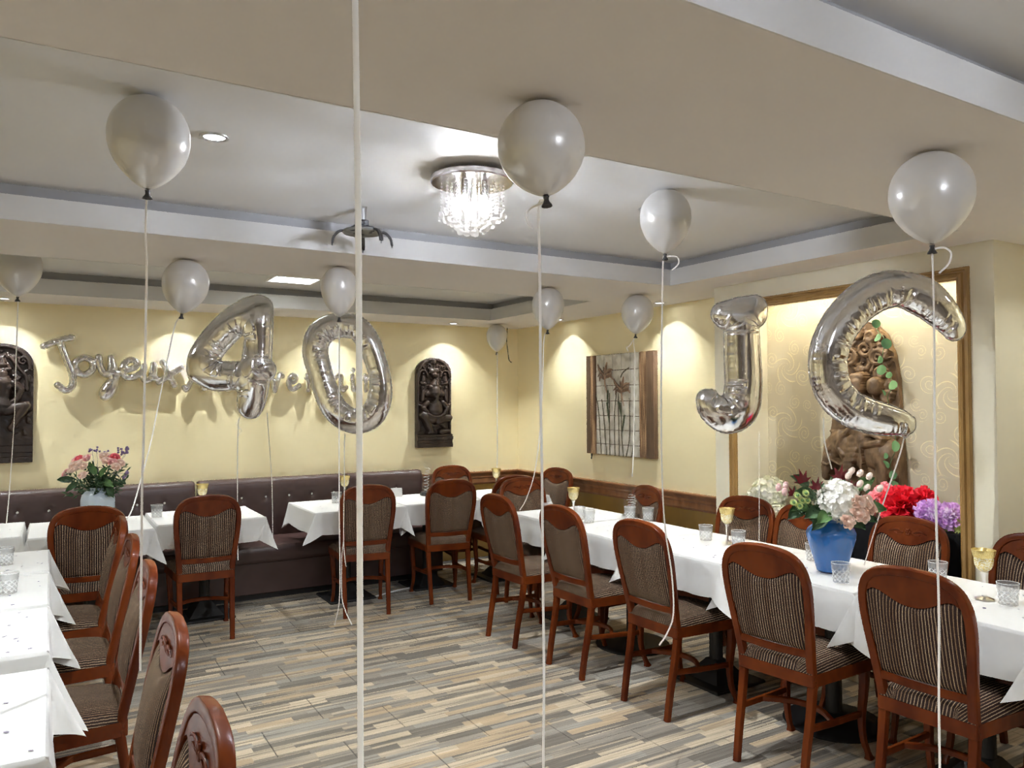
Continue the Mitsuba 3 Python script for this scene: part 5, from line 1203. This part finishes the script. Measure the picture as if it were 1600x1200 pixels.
CUTGLASS = mat('cut_glass', {'type': 'blendbsdf', 'weight': proc(_cut), 'a': {'type': 'thindielectric', 'int_ior': 1.5}, 'b': {'type': 'twosided', 'bsdf': {'type': 'principled', 'base_color': rgb((.82, .83, .84)), 'roughness': .12, 'specular': .8}}}, False)
_t = make_tumbler(); _v = _t.vertices
TUM = mikit.ply(_t, CUTGLASS, True, uv=np.c_[np.arctan2(_v[:, 1], _v[:, 0]) / (2 * PI), _v[:, 2] / .088])
TL = [(.674, 6.14, 'cut glass tumbler on back row cloth, left of the chair below the silver four'), (2.035, 6.20, 'cut glass tumbler on back row cloth beside the gold goblet below the silver zero'),
      (3.20, 4.40, 'cut glass tumbler next to the gold goblet, farther of the overlapping pair'), (3.172, 4.25, 'cut glass tumbler, nearer of the overlapping pair on right row'),
      (3.50, 4.21, 'cut glass tumbler in front of the glass bell jar'), (3.57, 4.10, 'cut glass tumbler half hidden, right beside the glass bell jar'), (3.357, 3.34, 'cut glass tumbler alone in mid right row, left of a gold goblet'),
      (3.371, 3.10, 'cut glass tumbler mostly hidden behind a chair crest, right of a gold goblet'), (3.40, 2.62, 'cut glass tumbler peeking out at left behind the blue vase'), (3.095, 2.24, 'cut glass tumbler in front of the blue vase'),
      (3.488, 2.02, 'cut glass tumbler rim showing above the largest chair back'), (3.325, 1.64, 'cut glass tumbler at right picture edge beside the gold-rimmed goblet'), (-.150, 4.03, 'cut glass tumbler at left picture edge, nearer of two on left row'), (-.19, 4.74, 'cut glass tumbler at left picture edge, farther of two on left row'),
      (3.10, 4.66, 'cut glass tumbler hidden low behind the ribbon and chair crest on far right row')]
for x, y, t in TL:
    k = num('glass_tumbler'); scene[k] = {**TUM, 'to_world': T().translate([x, y, ZT0]).rotate([0, 0, 1], x * 311 % 90)}; lab(k, t, 'glass', 'cut glass tumblers')
GB = {'bowl': mikit.ply(lathe([(.0001, .112), (.012, .114), (.026, .124), (.034, .140), (.0365, .16), (.037, .178), (.0345, .178), (.033, .15), (.02, .122), (.0001, .118)], 32), GOLDGLASS, 40),
      'rim': mikit.ply(lathe([(.0360, .172), (.0385, .174), (.0435, .190), (.0455, .204), (.0435, .205), (.0400, .192), (.0350, .178)], 32, True), GOLDRIM, 40),
      'stem': mikit.ply(lathe([(.0001, .114), (.014, .112), (.0075, .095), (.0062, .06), (.0062, .03), (.010, .012), (.036, .003), (.037, .0), (.0001, 0)], 28), GLASS, 40)}
for x, y, t in ((1.01, 6.30, 'gold goblet with clear stem behind the chair below the silver four'), (2.15, 6.33, 'gold goblet with clear stem below the silver zero, by the bench'), (3.60, 6.27, 'gold goblet with clear stem in the back corner before the dark dado'),
                (3.256, 4.55, 'gold goblet with clear stem left of the overlapping tumblers'), (3.376, 3.19, 'gold goblet with clear stem in mid right row'), (3.33, 1.735, 'gold-rimmed goblet at right picture edge, nearest')):
    k = num('gold_goblet')
    for p, d in GB.items(): scene[f'{k}__{p}'] = {**d, 'to_world': T().translate([x, y, ZT0])}
    lab(k, t, 'goblet', 'gold goblets'); labels[k + '__stem'] = {'label': 'clear glass stem and foot'}; labels[k + '__rim'] = {'label': 'glittering gold rim'}
def bell_jar(x, y, r, h, label, base, seed):
    k = num('bell_jar'); rng = np.random.default_rng(seed)
    zb = .026 if base else .008
    pr = [(r, zb)] + [(r, zb + (h - r - zb) * t) for t in (.3, .6, 1)] + [(r * math.cos(t), h - r + r * math.sin(t)) for t in np.linspace(0, PI / 2, 10)[1:-1]] + [(.0001, h)]
    add(k + '__dome', moved(lathe(pr[:-1] + [(1e-4, h)], 40), (x, y, ZT0)), THIN, 40)
    add(k + '__dome_top', moved(lathe([(.0001, h - .001), (.010, h), (.013, h + .006), (.009, h + .012), (.0001, h + .014)], 20), (x, y, ZT0)), GLASS, 40)
    add(k + '__dome_rim', moved(lathe([(r - .002, zb), (r + .0015, zb), (r + .0015, zb + .004), (r - .002, zb + .004)], 40, True), (x, y, ZT0)), GLASS, 40)
    add(k + '__base', moved(lathe([(.0001, 0), (r + .012, 0), (r + .014, .004), (r + .014, zb - .006), (r + .010, zb), (.0001, zb)], 40), (x, y, ZT0)), BLACKRUB if base else GLASS, 30)
    a = np.linspace(0, 1, 26); pts = np.c_[x + (r * .75) * np.cos(a * 47 + rng.normal(0, .5, 26)) * rng.uniform(.4, 1, 26), y + (r * .75) * np.sin(a * 47) * rng.uniform(.4, 1, 26), ZT0 + zb + .01 + (h * (.72 if base else .45)) * a]
    add(k + '__wire', tube(curve(pts, 190), .0019, 4), WIRE, True)
    add(k + '__wire__light_bead', cat([blob(q, .0032, 1) for q in curve(pts, 60)[::3]]), WHITEP, True); labels[k + '__wire__light_bead'] = {'kind': 'stuff'}
    lab(k, label, 'bell jar', 'glass bell jars'); labels[k + '__wire'] = {'label': 'curled fairy light wire'}
bell_jar(2.90, 6.30, .047, .285, 'glass bell jar on a black base on the back row table', True, 1)
bell_jar(3.63, 4.345, .058, .292, 'glass bell jar on right row below the iris picture', False, 2)
def card(x, y, rz, w, h, label):
    k = num('place_card'); v = np.array([(-w / 2, -.018, 0), (w / 2, -.018, 0), (w / 2, 0, h), (-w / 2, 0, h), (w / 2, .018, 0), (-w / 2, .018, 0)])
    m = cat([extrude(sg.Polygon([(-.0185, 0), (0, h), (.0185, 0), (.0175, 0), (0, h - .002), (-.0175, 0)]), w)]); m = basis(m, (-w / 2, 0, 0), (0, 1, 0), (0, 0, 1), (1, 0, 0))
    add(k, at(m, trimesh.transformations.rotation_matrix(rz, [0, 0, 1]), (x, y, ZT0)), CARD, False); lab(k, label, 'card', 'folded place cards')
card(3.70, 6.22, -.4, .10, .085, 'white folded card beside the gold goblet in the back corner'); card(2.62, 6.33, -.2, .10, .075, 'white folded card above the chair crest below the silver zero'); card(3.22, 4.80, .6, .07, .075, 'white folded card on far right row behind the ribbon')
def confetti(key, rects, n, seed, label):
    rng = np.random.default_rng(seed); ms = []
    for _ in range(n):
        x0, x1, y0, y1, z = rects[rng.integers(len(rects))]; x, y = rng.uniform(x0 + .03, x1 - .03), rng.uniform(y0 + .03, y1 - .03); r = rng.uniform(.004, .008)
        a = np.arange(7) * 2 * PI / 7; tl = rng.normal(0, .12, 2)
        v = np.c_[r * np.cos(a), r * np.sin(a) * rng.uniform(.5, 1), np.zeros(7)]; v[:, 2] = .0022 + v[:, :2] @ tl * .6
        v = np.vstack([v, v + [0, 0, .0006]]) + [x, y, z]
        ms.append(trimesh.convex.convex_hull(v))
    add(key, cat(ms), CONFETTI, False); lab(key, label, 'confetti', kind='stuff')
confetti('table_confetti', [(2.98, 3.63, rb[i], rb[i + 1], .75 + .003 * (i % 2)) for i in range(6)], 90, 1, 'silver and lilac confetti scattered over the right table row')
confetti('table_confetti_001', [(-.68, 0, 2.13, 2.85, .75), (-.68, 0, 3.02, 3.68, .754), (-.68, 0, 3.74, 4.43, .75), (-.68, 0, 4.47, 5.12, .754)], 85, 2, 'silver and lilac confetti scattered over the left table row')
confetti('table_confetti_002', [(-.85, -.15, 5.73, 6.4, .75), (-.11, .6, 5.6, 6.3, .753), (.64, 1.36, 5.76, 6.4, .75), (1.72, 2.45, 5.72, 6.4, .753), (2.48, 3.16, 5.8, 6.4, .75)], 60, 3, 'silver and lilac confetti scattered over the back row tables')
add('hanging_cord', tube(curve([(4.078, 6.86, 2.359), (4.068, 6.86, 2.236), (4.086, 6.86, 2.090), (4.098, 6.86, 2.023), (4.133, 6.87, 1.997)], 24), .004), BLACK); lab('hanging_cord', 'thin black cord dangling from the ceiling in the far corner', 'cord')
add('floor_cable', tube(curve([(1.95, 6.02, .006), (2.2, 5.95, .006), (2.5, 6.05, .006), (2.75, 6.1, .02), (2.85, 6.15, .12), (2.86, 6.22, .2)], 40), .006), WHITEP); lab('floor_cable', 'white cable on the floor under the back row tables', 'cable')
